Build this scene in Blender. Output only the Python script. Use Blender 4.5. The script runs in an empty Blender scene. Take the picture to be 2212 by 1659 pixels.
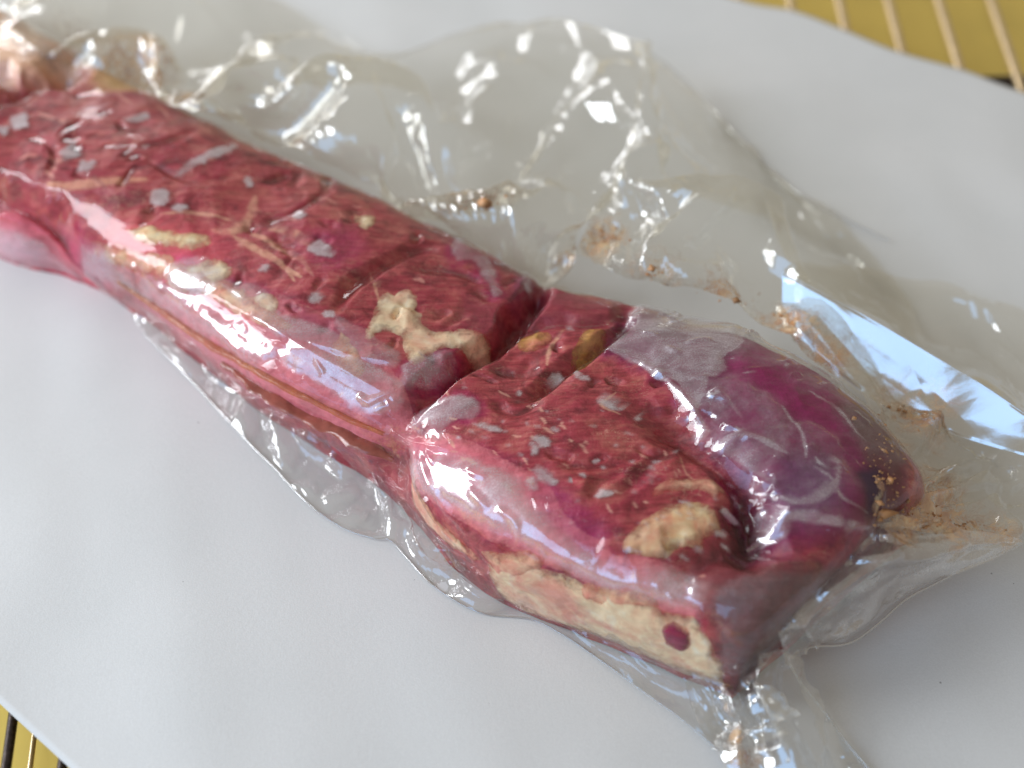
import bpy, math, random
import numpy as np
from mathutils import Vector
from mathutils.bvhtree import BVHTree
random.seed(7); RNG = np.random.default_rng(11)
SC = bpy.context.scene
COL = SC.collection
# ------------------------------------------------------------------ camera
PITCH = math.radians(50); FPX = 2600.0; DIST = .52
CAM = np.array([0, -DIST*math.cos(PITCH), .02 + DIST*math.sin(PITCH)])
cd = bpy.data.cameras.new('camera'); cam = bpy.data.objects.new('camera', cd); COL.objects.link(cam)
cam.location = CAM; cam.rotation_euler = (math.pi/2 - PITCH, 0, 0)
cd.sensor_width = 36; cd.lens = 36*FPX/2212; cd.clip_start = .01; cd.clip_end = 50
cd.dof.use_dof = True; cd.dof.focus_distance = .475; cd.dof.aperture_fstop = 3.6
SC.camera = cam
# ------------------------------------------------------------------ room light (soft dim ambience) and windows
w = bpy.data.worlds.new('World'); SC.world = w; w.use_nodes = True
bg = w.node_tree.nodes['Background']; bg.inputs[0].default_value = (1.0, .90, .75, 1); bg.inputs[1].default_value = .31
def window(name, loc, size, energy, col, aim=(0, 0, .02)):
    l = bpy.data.lights.new(name, 'AREA'); l.shape = 'RECTANGLE'; l.size, l.size_y = size
    l.energy = energy; l.color = col
    o = bpy.data.objects.new(name, l); COL.objects.link(o); o.location = loc
    o.rotation_euler = (Vector(aim) - Vector(loc)).to_track_quat('-Z', 'Y').to_euler()
    return o
window('window_light', (-1.15, -1.02, 1.06), (1.25, 1.15), 9.5, (.30, .58, 1.0))
window('window_light', (-1.50, .05, .80), (.60, .85), 20, (.88, .94, 1.0))
window('window_light', (-1.30, 1.48, .54), (1.35, .5), 11.5, (.97, .98, 1.0))
vs = SC.view_settings; vs.view_transform = 'Standard'; vs.look = 'None'; vs.gamma = 1; vs.exposure = .22
SC.cycles.transparent_max_bounces = 24; SC.cycles.max_bounces = 7; SC.cycles.caustics_reflective = False; SC.cycles.caustics_refractive = False

# ------------------------------------------------------------------ helpers
def at(x, y, z):
    a = (x-1106)/FPX; b = (829.5-y)/FPX
    d = np.array([a, math.cos(PITCH)+b*math.sin(PITCH), -math.sin(PITCH)+b*math.cos(PITCH)])
    return CAM + d*((z-CAM[2])/d[2])
def ray(x, y):
    p = at(x, y, 0) - CAM
    return p/np.linalg.norm(p)
_L = RNG.random((64, 64, 64))
def vnoise(p, s, seed=0):
    q = p/s + seed*17.31
    i = np.floor(q).astype(int); f = q-i; f = f*f*(3-2*f)
    r = 0
    for dx in (0, 1):
        for dy in (0, 1):
            for dz in (0, 1):
                wt = (f[..., 0] if dx else 1-f[..., 0])*(f[..., 1] if dy else 1-f[..., 1])*(f[..., 2] if dz else 1-f[..., 2])
                r = r + wt*_L[(i[..., 0]+dx) % 64, (i[..., 1]+dy) % 64, (i[..., 2]+dz) % 64]
    return r*2-1
def fbm(p, s, o=4, seed=0):
    r = 0; a = 1.; t = 0
    for k in range(o):
        r = r + a*vnoise(p, s/2**k, seed+k); t += a; a *= .5
    return r/t
def ridged(p, s, o=3, seed=0):
    r = 0; a = 1.; t = 0
    for k in range(o):
        r = r + a*(1-2*np.abs(vnoise(p, s/2**k, seed+k))); t += a; a *= .5
    return r/t
def sst(a, b, x):
    t = np.clip((x-a)/(b-a), 0, 1); return t*t*(3-2*t)
def lin(c):
    c = np.array(c, float)/255
    return np.where(c < .04045, c/12.92, ((c+.055)/1.055)**2.4)
def mesh_obj(name, V, Fq, mat, parent=None, attrs=None, smooth=True):
    me = bpy.data.meshes.new(name)
    V = np.asarray(V, float).reshape(-1, 3); Fq = np.asarray(Fq, int)
    n = Fq.shape[1]
    me.vertices.add(len(V)); me.vertices.foreach_set('co', V.ravel())
    me.loops.add(Fq.size); me.loops.foreach_set('vertex_index', Fq.ravel())
    me.polygons.add(len(Fq)); me.polygons.foreach_set('loop_start', np.arange(0, Fq.size, n)); me.polygons.foreach_set('loop_total', np.full(len(Fq), n))
    me.update(calc_edges=True); me.validate()
    if smooth: me.polygons.foreach_set('use_smooth', np.ones(len(Fq), bool))
    for k, a in (attrs or {}).items():
        a = np.asarray(a)
        if a.ndim == 1:
            me.attributes.new(k, 'FLOAT', 'POINT').data.foreach_set('value', a.astype(np.float32))
        else:
            me.attributes.new(k, 'FLOAT_COLOR', 'POINT').data.foreach_set('color', np.c_[a, np.ones(len(a))].astype(np.float32).ravel())
    me.materials.append(mat)
    o = bpy.data.objects.new(name, me); COL.objects.link(o); o.parent = parent
    return o
def quads(nu, nv):
    i = np.arange(nu*nv).reshape(nu, nv)
    return np.stack([i[:-1, :-1], i[1:, :-1], i[1:, 1:], i[:-1, 1:]], -1).reshape(-1, 4)
def grid_normals(G):
    du = np.gradient(G, axis=0); dv = np.gradient(G, axis=1)
    n = np.cross(du, dv); return n/(np.linalg.norm(n, axis=-1, keepdims=True)+1e-12)
def crom(P, t):
    """Catmull-Rom through rows of P (k, ...) at parameters t in 0..k-1"""
    P = np.asarray(P, float); k = len(P)
    E = np.concatenate([2*P[:1]-P[1:2], P, 2*P[-1:]-P[-2:-1]])
    i = np.clip(np.floor(t).astype(int), 0, k-2); f = (t-i).reshape((-1,)+(1,)*(P.ndim-1))
    a, b, c, d = E[i], E[i+1], E[i+2], E[i+3]
    return .5*(2*b+(c-a)*f+(2*a-5*b+4*c-d)*f*f+(3*b-a-3*c+d)*f**3)
def lerp(P, t):
    i = np.clip(np.floor(t).astype(int), 0, len(P)-2); f = (t-i).reshape((-1,)+(1,)*(P.ndim-1))
    return P[i]*(1-f)+P[i+1]*f
def tag(o, label=None, cat=None, group=None, kind=None):
    for k, v in (('label', label), ('category', cat), ('group', group), ('kind', kind)):
        if v: o[k] = v
    return o
def empty(name, loc):
    o = bpy.data.objects.new(name, None); COL.objects.link(o); o.location = loc; o.empty_display_size = .02
    return o

# ------------------------------------------------------------------ materials
class NT:
    def __init__(s, name):
        s.m = bpy.data.materials.new(name); s.m.use_nodes = True; s.t = s.m.node_tree; s.t.nodes.clear()
        s.out = s.n('ShaderNodeOutputMaterial')
    def n(s, typ, **kw):
        x = s.t.nodes.new(typ)
        for k, v in kw.items():
            if k.startswith('i_'): x.inputs[int(k[2:]) if k[2:].isdigit() else k[2:].replace('_', ' ')].default_value = v
            else: setattr(x, k, v)
        return x
    def l(s, a, b): s.t.links.new(a, b)
    def math(s, op, a, b=None, c=None, clamp=False):
        x = s.n('ShaderNodeMath', operation=op, use_clamp=clamp)
        for i, v in enumerate((a, b, c)):
            if v is None: continue
            if isinstance(v, (int, float)): x.inputs[i].default_value = v
            else: s.l(v, x.inputs[i])
        return x.outputs[0]
    def noise(s, scale, detail=4, rough=.55, vec=None, dist=0):
        x = s.n('ShaderNodeTexNoise'); x.inputs['Scale'].default_value = scale; x.inputs['Detail'].default_value = detail
        x.inputs['Roughness'].default_value = rough; x.inputs['Distortion'].default_value = dist
        s.l(vec if vec is not None else s.obj(), x.inputs['Vector']); return x.outputs['Fac']
    def obj(s):
        if not hasattr(s, '_o'): s._o = s.n('ShaderNodeTexCoord').outputs['Object']
        return s._o
    def mapping(s, scale, rot=(0, 0, 0)):
        x = s.n('ShaderNodeMapping'); x.inputs['Scale'].default_value = scale; x.inputs['Rotation'].default_value = rot
        s.l(s.obj(), x.inputs['Vector']); return x.outputs[0]
    def ramp(s, fac, stops):
        x = s.n('ShaderNodeValToRGB'); e = x.color_ramp.elements
        while len(e) < len(stops): e.new(.5)
        for i, (p, c) in enumerate(stops):
            e[i].position = p; e[i].color = (*c, 1) if len(c) == 3 else c
        s.l(fac, x.inputs[0]); return x.outputs[0]
    def mixc(s, fac, a, b, blend='MIX'):
        x = s.n('ShaderNodeMix', data_type='RGBA', blend_type=blend)
        for sock, v in ((x.inputs[0], fac), (x.inputs[6], a), (x.inputs[7], b)):
            if isinstance(v, (int, float)): sock.default_value = v
            elif isinstance(v, tuple): sock.default_value = (*v, 1) if len(v) == 3 else v
            else: s.l(v, sock)
        return x.outputs[2]
    def attr(s, name): 
        return s.n('ShaderNodeAttribute', attribute_name=name)
    def bump(s, h, strength, dist):
        x = s.n('ShaderNodeBump'); x.inputs['Strength'].default_value = strength; x.inputs['Distance'].default_value = dist
        s.l(h, x.inputs['Height']); return x.outputs[0]
    def mixs(s, fac, a, b):
        x = s.n('ShaderNodeMixShader')
        if isinstance(fac, (int, float)): x.inputs[0].default_value = fac
        else: s.l(fac, x.inputs[0])
        s.l(a, x.inputs[1]); s.l(b, x.inputs[2]); return x.outputs[0]
    def bsdf(s, **kw):
        x = s.n('ShaderNodeBsdfPrincipled')
        for k, v in kw.items(): x.inputs[k.replace('_', ' ')].default_value = v
        return x
    def done(s, sh): s.l(sh, s.out.inputs[0]); return s.m

def meat_material():
    t = NT('raw_beef'); b = t.bsdf(Roughness=.42, Specular_IOR_Level=.35)
    fib = t.noise(1, 6, .6, t.mapping((60, 420, 300), (0, 0, -.57)), .35)
    big = t.noise(38, 4, .55); mid = t.noise(130, 5, .6, dist=.4); fine = t.noise(900, 3, .6)
    c = t.ramp(fib, [(.24, tuple(lin((122, 36, 42)))), (.5, tuple(lin((176, 64, 74)))), (.80, tuple(lin((208, 114, 108))))])
    c = t.mixc(t.math('MULTIPLY', t.ramp(big, [(.48, (0, 0, 0)), (.68, (1, 1, 1))]), .45), c, tuple(lin((166, 26, 72))))
    tan = t.noise(52, 6, .68, t.mapping((1, 1.8, 1), (0, 0, -.6)), .5)
    c = t.mixc(t.math('MULTIPLY', t.ramp(tan, [(.52, (0, 0, 0)), (.70, (1, 1, 1))]), .36), c, tuple(lin((220, 146, 120))))
    c = t.mixc(t.math('MULTIPLY', t.ramp(tan, [(.36, (1, 1, 1)), (.48, (0, 0, 0))]), .62), c, tuple(lin((84, 18, 28))))
    c = t.mixc(t.math('MULTIPLY', t.ramp(mid, [(.30, (1, 1, 1)), (.46, (0, 0, 0))]), .55), c, tuple(lin((104, 28, 36))))
    # marbling threads
    mar = t.noise(1, 5, .62, t.mapping((110, 330, 200), (0, 0, -.45)), 1.4)
    thr = t.math('ABSOLUTE', t.math('SUBTRACT', mar, .5))
    vein = t.ramp(thr, [(.0, (1, 1, 1)), (.016, (0, 0, 0))])
    gate = t.ramp(t.noise(55, 2), [(.5, (0, 0, 0)), (.62, (1, 1, 1))])
    c = t.mixc(t.math('MULTIPLY', t.math('MULTIPLY', vein, gate), .65), c, tuple(lin((226, 180, 150))))
    # painted meat/fat colours with edges broken up by noise
    pw = t.attr('paint_w').outputs['Fac']; pc = t.attr('paint').outputs['Color']
    nn = t.math('MULTIPLY', t.math('SUBTRACT', t.noise(260, 5, .65), .5), 1.1)
    gatep = t.math('MULTIPLY', t.math('MULTIPLY', pw, t.math('SUBTRACT', 1.0, pw)), 4.0)
    pw2 = t.math('ADD', pw, t.math('MULTIPLY', nn, gatep), clamp=True)
    pcol = t.mixc(.35, pc, t.mixc(1.0, pc, t.ramp(fib, [(.3, (.55, .45, .45)), (.7, (1.35, 1.35, 1.35))]), 'MULTIPLY'))
    c = t.mixc(pw2, c, pcol)
    t.l(c, b.inputs['Base Color'])
    h = t.math('ADD', t.math('MULTIPLY', fib, .7), t.math('MULTIPLY', fine, .3))
    t.l(t.bump(t.math('ADD', h, t.math('MULTIPLY', mid, 1.6)), .36, .0016), b.inputs['Normal'])
    b.inputs['Subsurface Weight'].default_value = .0; b.inputs['Subsurface Radius'].default_value = (.006, .0018, .0012); b.inputs['Subsurface Scale'].default_value = .5
    return t.done(b.outputs[0])
def fat_material(name, c0, c1, c2, red=(226, 128, 118)):
    t = NT(name); b = t.bsdf(Roughness=.38, Specular_IOR_Level=.4)
    n = t.noise(90, 6, .62, dist=1.0); st = t.noise(1, 5, .6, t.mapping((90, 420, 200), (0, 0, -.5)), .8)
    c = t.ramp(n, [(.3, tuple(lin(c0))), (.52, tuple(lin(c1))), (.72, tuple(lin(c2)))])
    c = t.mixc(t.math('MULTIPLY', t.ramp(t.noise(34, 5, .62, dist=.8), [(.46, (0, 0, 0)), (.66, (1, 1, 1))]), .75), c, tuple(lin(red)))
    c = t.mixc(.6, c, t.mixc(1.0, c, t.ramp(st, [(.3, (.86, .76, .70)), (.65, (1.08, 1.06, 1.04))]), 'MULTIPLY'))
    t.l(c, b.inputs['Base Color']); t.l(t.bump(t.math('ADD', n, st), .4, .001), b.inputs['Normal'])
    # thin rims let the red meat below show through
    e = t.attr('rim').outputs['Fac']; k = t.math('ADD', t.math('ADD', e, .34), t.math('MULTIPLY', t.math('SUBTRACT', t.noise(210, 6, .68, dist=.6), .5), 1.7))
    cov = t.ramp(k, [(.15, (0, 0, 0)), (.95, (1, 1, 1))])
    tr = t.n('ShaderNodeBsdfTransparent'); tr.inputs[0].default_value = (.98, .86, .84, 1)
    return t.done(t.mixs(cov, tr.outputs[0], b.outputs[0]))
def film_material(name, tint=(.955, .95, .935), base_haze=.02, refl=.085, rough=.05, bump=.25, hz=(.80, .76, .82), gap=0.):
    t = NT(name)
    fac = t.n('ShaderNodeLayerWeight'); fac.inputs[0].default_value = .5
    hzr = t.math('MULTIPLY', t.attr('haze').outputs['Fac'], gap)
    fr = t.math('ADD', t.math('ADD', hzr, refl), t.math('MULTIPLY', t.math('POWER', fac.outputs['Facing'], 4.0), .75), clamp=True)
    h1 = t.noise(140, 4, .6, dist=.8); h2 = t.noise(1, 3, .5, t.mapping((60, 420, 300), (0, 0, -.6)), 1.0)
    nrm = t.bump(t.math('ADD', h1, t.math('MULTIPLY', h2, .6)), bump, .0012)
    g = t.n('ShaderNodeBsdfGlossy'); g.inputs['Roughness'].default_value = rough; g.inputs['Color'].default_value = (1, 1, 1, 1); t.l(nrm, g.inputs['Normal'])
    tr = t.n('ShaderNodeBsdfTransparent'); tr.inputs['Color'].default_value = (*tint, 1)
    df = t.n('ShaderNodeBsdfDiffuse'); df.inputs['Color'].default_value = (*hz, 1)
    tl = t.n('ShaderNodeBsdfTranslucent'); tl.inputs['Color'].default_value = (*hz, 1)
    sheen = t.n('ShaderNodeBsdfGlossy'); sheen.inputs['Roughness'].default_value = .33; sheen.inputs['Color'].default_value = (.95, .95, 1, 1); t.l(nrm, sheen.inputs['Normal'])
    milk = t.mixs(.38, t.mixs(.30, df.outputs[0], tl.outputs[0]), sheen.outputs[0])
    a = t.attr('haze').outputs['Fac']
    nz = t.math('MULTIPLY', t.math('SUBTRACT', t.noise(330, 5, .65), .5), .9)
    gate = t.math('MULTIPLY', t.math('MULTIPLY', a, t.math('SUBTRACT', 1.0, a)), 4.0)
    edge = t.math('MAXIMUM', t.math('ADD', a, t.math('MULTIPLY', nz, t.math('MAXIMUM', gate, 0.0))), 0.0)
    strk = t.noise(1, 4, .6, t.mapping((40, 85, 60), (0, 0, -.35)), .8)
    frost = t.ramp(t.noise(1500, 2, .6), [(.45, (.75, .75, .75)), (.68, (1.25, 1.25, 1.25))])
    mott = t.math('MULTIPLY', t.ramp(t.math('ADD', t.math('MULTIPLY', strk, .6), t.math('MULTIPLY', t.noise(60, 5, .6, dist=.6), .4)), [(.36, (.12, .12, .12)), (.58, (1, 1, 1))]), frost)
    solid = t.math('MULTIPLY', t.math('SUBTRACT', a, 1.0), 2.6, clamp=True)
    mm = t.math('ADD', t.math('MULTIPLY', mott, t.math('SUBTRACT', 1.0, solid)), solid)
    amt = t.math('ADD', t.math('MULTIPLY', t.math('MULTIPLY', edge, mm), .62), base_haze, clamp=True)
    sa = t.attr('stain').outputs['Fac']
    sn = t.math('MULTIPLY', t.math('SUBTRACT', t.noise(240, 6, .7, dist=.7), .5), 3.2)
    st = t.ramp(t.math('MULTIPLY', sa, t.math('ADD', .62, sn)), [(.12, (0, 0, 0)), (.55, (1, 1, 1))])
    sb = t.bsdf(Roughness=.3); t.l(t.ramp(t.noise(160, 4, .6), [(.3, tuple(lin((176, 104, 54)))), (.55, tuple(lin((222, 172, 116)))), (.75, tuple(lin((236, 210, 160))))]), sb.inputs['Base Color'])
    body = t.mixs(t.math('MULTIPLY', st, .78), t.mixs(amt, tr.outputs[0], milk), sb.outputs[0])
    return t.done(t.mixs(fr, body, g.outputs[0]))
def simple(name, c, rough=.5, metal=0., var=.12, scale=60, bump=.1, spec=.5):
    t = NT(name); b = t.bsdf(Roughness=rough, Metallic=metal, Specular_IOR_Level=spec)
    n = t.noise(scale, 5, .6); c = np.array(c)
    t.l(t.ramp(n, [(.3, tuple(c*(1-var))), (.7, tuple(np.minimum(c*(1+var), 1)))]), b.inputs['Base Color'])
    t.l(t.bump(n, bump, .001), b.inputs['Normal']); return t.done(b.outputs[0])
def paper_material():
    t = NT('white_butcher_paper'); b = t.bsdf(Roughness=.62, Specular_IOR_Level=.25)
    n = t.noise(9, 3); c = t.ramp(n, [(.35, (.72, .72, .705)), (.65, (.78, .775, .76))])
    f = t.noise(1500, 2, .6); c = t.mixc(.10, c, t.ramp(f, [(.35, (.45, .45, .45)), (.65, (1, 1, 1))]), 'MULTIPLY')
    sp = t.n('ShaderNodeTexVoronoi'); sp.inputs['Scale'].default_value = 130; t.l(t.obj(), sp.inputs['Vector'])
    rnd = t.n('ShaderNodeSeparateColor'); t.l(sp.outputs['Color'], rnd.inputs[0])
    rad = t.math('MULTIPLY', t.math('POWER', rnd.outputs[0], 9.0), .055)
    dot = t.math('LESS_THAN', sp.outputs['Distance'], rad)
    c = t.mixc(t.math('MULTIPLY', dot, .6), c, (.10, .09, .085))
    t.l(c, b.inputs['Base Color']); t.l(t.bump(t.math('ADD', f, t.noise(420, 4)), .12, .0006), b.inputs['Normal'])
    return t.done(b.outputs[0])
M_MEAT = meat_material()
M_FAT = fat_material('beef_fat', (244, 196, 160), (255, 230, 192), (255, 246, 224))
M_FATP = fat_material('pink_beef_fat', (220, 120, 110), (246, 192, 160), (250, 222, 186))
M_FATO = fat_material('orange_beef_fat', (244, 170, 124), (253, 222, 174), (254, 240, 208))
M_MUST = fat_material('yellow_beef_fat', (150, 104, 40), (190, 148, 62), (214, 178, 92))
M_FILM = film_material('clear_film_on_meat', base_haze=.0, refl=.028, rough=.05, bump=.05, gap=.13, hz=(.88, .84, .90))
M_FLAP = film_material('clear_loose_film', tint=(.972, .96, .918), base_haze=.04, refl=.115, rough=.035, bump=.05, hz=(.82, .77, .65))
M_SKIRT = film_material('clear_flat_film', tint=(.935, .93, .915), base_haze=.05, refl=.09, rough=.04, bump=.05, hz=(.70, .69, .65))
M_FOLD = film_material('doubled_clear_film', tint=(.82, .83, .82), base_haze=.03, refl=.40, rough=.13, bump=.03, hz=(.74, .74, .72))
M_TAIL = film_material('pleated_clear_film', tint=(.95, .945, .925), base_haze=.05, refl=.20, rough=.05, bump=.03, hz=(.82, .80, .74))
M_EDGE = film_material('film_cut_edge', tint=(.9, .9, .88), base_haze=.30, refl=.22, rough=.08, bump=.05, hz=(.85, .86, .84))
M_PAPER = paper_material()
M_TABLE = simple('yellow_tabletop', (.80, .58, .13), .42, 0, .10, 14, .03)
M_DARKW = simple('dark_wire_metal', (.055, .042, .038), .38, .7, .5, 500, .3)  # dark metal, tone varies at random
M_GOLDW = simple('brassy_wire', (.74, .58, .36), .35, .75, .15, 200, .1)
M_JUICE = simple('dried_meat_juice', tuple(lin((186, 116, 66))), .35, 0, .45, 300, .4)
def thin_juice(name, c, cover):
    t = NT(name); b = t.bsdf(Roughness=.25); n = t.noise(220, 5, .65)
    t.l(t.ramp(n, [(.3, tuple(lin(c)*.6)), (.7, tuple(lin(c)*1.2))]), b.inputs['Base Color'])
    tr = t.n('ShaderNodeBsdfTransparent'); tr.inputs[0].default_value = (.95, .78, .62, 1)
    return t.done(t.mixs(t.ramp(n, [(.35, (cover*.4,)*3), (.65, (cover,)*3)]), tr.outputs[0], b.outputs[0]))
M_JUICE = thin_juice('dried_meat_juice', (180, 108, 62), .62)
M_JUICED = simple('dark_meat_juice', tuple(lin((150, 82, 70))), .2, 0, .3, 120, .2)
M_CRUMB = simple('brown_meat_crumb', tuple(lin((196, 144, 98))), .4, 0, .45, 120, .4)

# ------------------------------------------------------------------ tabletop, racks, paper
tb = .045
V = [(-1.2, -.9, -tb), (1.2, -.9, -tb), (1.2, 1.4, -tb), (-1.2, 1.4, -tb)]
tag(mesh_obj('tabletop', V, [(0, 1, 2, 3)], M_TABLE, smooth=False), kind='structure')
def tube(name, pts, r, mat, parent, seg=12):
    pts = np.asarray(pts, float); n = len(pts); ring = []
    d = np.gradient(pts, axis=0); d /= np.linalg.norm(d, axis=1, keepdims=True)
    up = np.array([0, 0, 1.]); 
    for i in range(n):
        a = np.cross(d[i], up); a /= np.linalg.norm(a)+1e-9; b = np.cross(a, d[i])
        rr = r[i] if hasattr(r, '__len__') else r
        for k in range(seg):
            th = 2*math.pi*k/seg; ring.append(pts[i]+rr*(math.cos(th)*a+math.sin(th)*b))
    F = [(i*seg+k, i*seg+(k+1) % seg, (i+1)*seg+(k+1) % seg, (i+1)*seg+k) for i in range(n-1) for k in range(seg)]
    return mesh_obj(name, ring, F, mat, parent)
ra = empty('wire_rack', (at(60, 1600, -.01)))
tag(ra, 'dark wire rack peeking out under the near left corner of the white paper', 'rack')
def wl(p, q, z, e0=0, e1=0):
    a, b = at(*p, z), at(*q, z); d = (b-a)/np.linalg.norm(b-a)
    return np.linspace(a-d*e0, b+d*e1, 24)-np.array(par.location)
par = ra
for p, q in (((30, 1538), (13, 1659)), ((137, 1640), (134, 1659)), ((-78, 1430), (-112, 1659))):
    tube('wire', wl(p, q, -.0075, .30, .12), .0019, M_DARKW, ra)
for p, q in (((74, 1588), (65, 1659)), ((-20, 1500), (-44, 1659))):  # thin pale rods, set lower than the dark wires
    o = tube('wire', wl(p, q, -.026, .25, .10), .0011, M_GOLDW, ra); o['label'] = 'thin pale rod set below the dark wires'
tube('cross_bar', np.linspace(at(-200, 1720, -.007), at(300, 1760, -.007), 12)-np.array(ra.location), .002, M_DARKW, ra)
rb = empty('wire_rack', at(2000, 60, -.01)); par = rb
tag(rb, 'pale brassy wire rack sticking out beyond the far right edge of the paper', 'rack')
for x0, s in ((1596, .15), (1706, .185), (1812, .225), (1918, .265), (2027, .31), (2140, .345), (2252, .385)):
    tube('wire', wl((x0, 0), (x0+s*200, 200), -.009, .16, .10), .0028, M_GOLDW, rb)
o = tube('cross_bar', np.linspace(at(2050, 182, -.014), at(2420, 172, -.014), 12)-np.array(rb.location), .0042, M_DARKW, rb); o['label'] = 'black crossbar of the rack'

def foot(root, x, y, z0):
    p = at(x, y, z0); tube('foot', np.array([p, p-np.array([0, .0005, .012]), np.array([p[0], p[1]-.001, -tb+.0005])])-np.array(root.location), .002, M_DARKW, root)
tube('cross_bar', np.linspace(at(1560, 330, -.0125), at(2480, 330, -.0125), 12)-np.array(rb.location), .002, M_DARKW, rb)
for x in (1600, 2440): foot(rb, x, 330, -.0125)
for x in (-190, 290): foot(ra, x, 1722+(x+200)*.08, -.009)
tube('cross_bar', np.linspace(at(-60, 640, -.0115), at(240, 640, -.0115), 8)-np.array(ra.location), .0018, M_DARKW, ra)
for x in (-40, 220): foot(ra, x, 640, -.0115)
aL = np.array([.79, -.61, 0]); aR = np.array([.835, -.55, 0]); p0 = at(0, 1520, 0)
edgeL = [p0+aL*k for k in (-.75, -.5, -.25, 0, .25, .5, .7)]
edgeR = [at(1583, 0, 0)-aR*k for k in (.9, .6, .3, .12)]+[at(1583, 0, 0), at(1717, 28, 0), at(1830, 71, 0), at(1940, 116, 0), at(2086, 158, 0), at(2212, 205, 0)]+[at(2212, 205, 0)+aR*k for k in (.15, .35)]
nu, nv = 380, 200
eL = crom(edgeL, np.linspace(0, len(edgeL)-1, nu)); eR = crom(edgeR, np.linspace(0, len(edgeR)-1, nu))
def resamp(C, n):
    s = np.r_[0, np.cumsum(np.linalg.norm(np.diff(C, axis=0), axis=1))]; t = np.linspace(0, s[-1], n)
    return np.stack([np.interp(t, s, C[:, k]) for k in range(3)], 1)
eL = resamp(eL, nu); eR = resamp(eR, nu)
tv = np.linspace(0, 1, nv)[None, :, None]
G = eL[:, None]*(1-tv)+eR[:, None]*tv
q = G.copy(); q[..., 2] = 0
ripple = fbm(q*np.array([1, 1, 0])+.3, .13, 2, 3)*.0022 + fbm(np.stack([q[..., 0]*.95+q[..., 1]*.25, q[..., 1]*.25-q[..., 0]*.06, q[..., 2]], -1)+.7, .05, 2, 9)*.0016
G[..., 2] = ripple*(1-.85*sst(.72, .97, tv[..., 0])) + .0015*np.clip((tv[..., 0]-.9)/.1, 0, 1)**2
G[..., 2] -= .0026*np.exp(-((q[..., 0]-.0)**2+(q[..., 1]-0)**2)/.02)*0
paper = mesh_obj('butcher_paper', G.reshape(-1, 3), quads(nu, nv), M_PAPER)
sm = paper.modifiers.new('thick', 'SOLIDIFY'); sm.thickness = .00025
tag(paper, 'large white butcher paper sheet spread under the bagged beef', 'paper')

# ------------------------------------------------------------------ beef body: swept block with rounded walls
PL = np.array([(-345, 158), (-254, 98), (-214, 84), (-183, 64), (-105, -4), (-62, -36), (-40, -58), (-12, -90), (35, -113), (62, -126), (82, -136)])/1000.
PR = np.array([(-330, 300), (-236, 222), (-170, 172), (-120, 138), (-46, 91), (-6, 63), (26, 44), (66, 27), (131, -15), (153, -42), (163, -66)])/1000.
HH = np.array([44, 45, 45, 45, 45, 45, 45, 50, 52, 50, 49])/1000.
NS, NV = 900, 420
sarc = np.r_[0, np.cumsum(np.linalg.norm(np.diff((PL+PR)/2, axis=0), axis=1))]; tot = sarc[-1]
Rc = .030
body_len = tot-Rc
# station positions along the body, then a cap whose stations follow a superellipse
n_cap = 150
psi = np.linspace(0, 1, n_cap+1)[1:]*math.pi/2
pe = 6.0
s_st = np.r_[np.linspace(0, body_len, NS-n_cap), body_len+Rc*np.sin(psi)**(2/pe)]
cap = np.r_[np.ones(NS-n_cap), np.cos(psi)**(2/pe)]; cap[-1] = 0
k_st = np.interp(s_st, sarc, np.arange(len(PL)))
Lc = crom(PL, k_st); Rr = crom(PR, k_st); Hc = crom(HH[:, None], k_st)[:, 0]
phi = np.linspace(0, math.pi, NV)
pv = 5.5
tt = .5-.5*np.sign(np.cos(phi))*np.abs(np.cos(phi))**(2/pv)
zz = np.sin(phi)**(2/pv); zz[0] = zz[-1] = 0
# spread points more evenly along the profile
prof = np.stack([tt*.12, zz*.047], 1); al = np.r_[0, np.cumsum(np.linalg.norm(np.diff(prof, axis=0), axis=1))]
fi = np.interp(np.linspace(0, al[-1], NV), al, phi)
tt = .5-.5*np.sign(np.cos(fi))*np.abs(np.cos(fi))**(2/pv); zz = np.abs(np.sin(fi))**(2/pv); zz[0] = zz[-1] = 0
B = np.zeros((NS, NV, 3))
B[..., :2] = Lc[:, None]*(1-tt)[None, :, None]+Rr[:, None]*tt[None, :, None]
# pull walls in slightly near the base (a soft block rolls under)
B[..., 2] = Hc[:, None]*cap[:, None]*zz[None, :]+.0015
B[..., 2] += .006*np.sin(np.clip(tt, 0, 1)*math.pi)[None]*cap[:, None]-.003
B[..., 2] = np.maximum(B[..., 2], .001)
N0 = -grid_normals(B)
if N0[NS//2, NV//2, 2] < 0: N0 = -N0
X = B.reshape(-1, 3); XN = N0.reshape(-1, 3)
step = 4
Bc = B[::step, ::step]; tree = BVHTree.FromPolygons([tuple(v) for v in Bc.reshape(-1, 3)], [tuple(int(i) for i in f) for f in quads(*Bc.shape[:2])])
def hit(x, y):
    d = ray(x, y); h = tree.ray_cast(Vector(CAM), Vector(d))
    if h[0] is None: 
        h = tree.find_nearest(Vector(at(x, y, .004))); n = h[1]
    else: n = h[1]
    n = np.array(n); 
    if n[2] < -.2: n = -n
    return np.array(h[0]), n
def segd(P, A, Bp):
    ab = Bp-A; t = np.clip(((P-A)@ab)/(ab@ab+1e-15), 0, 1)
    return np.linalg.norm(P-(A+t[:, None]*ab), axis=1), t
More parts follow.
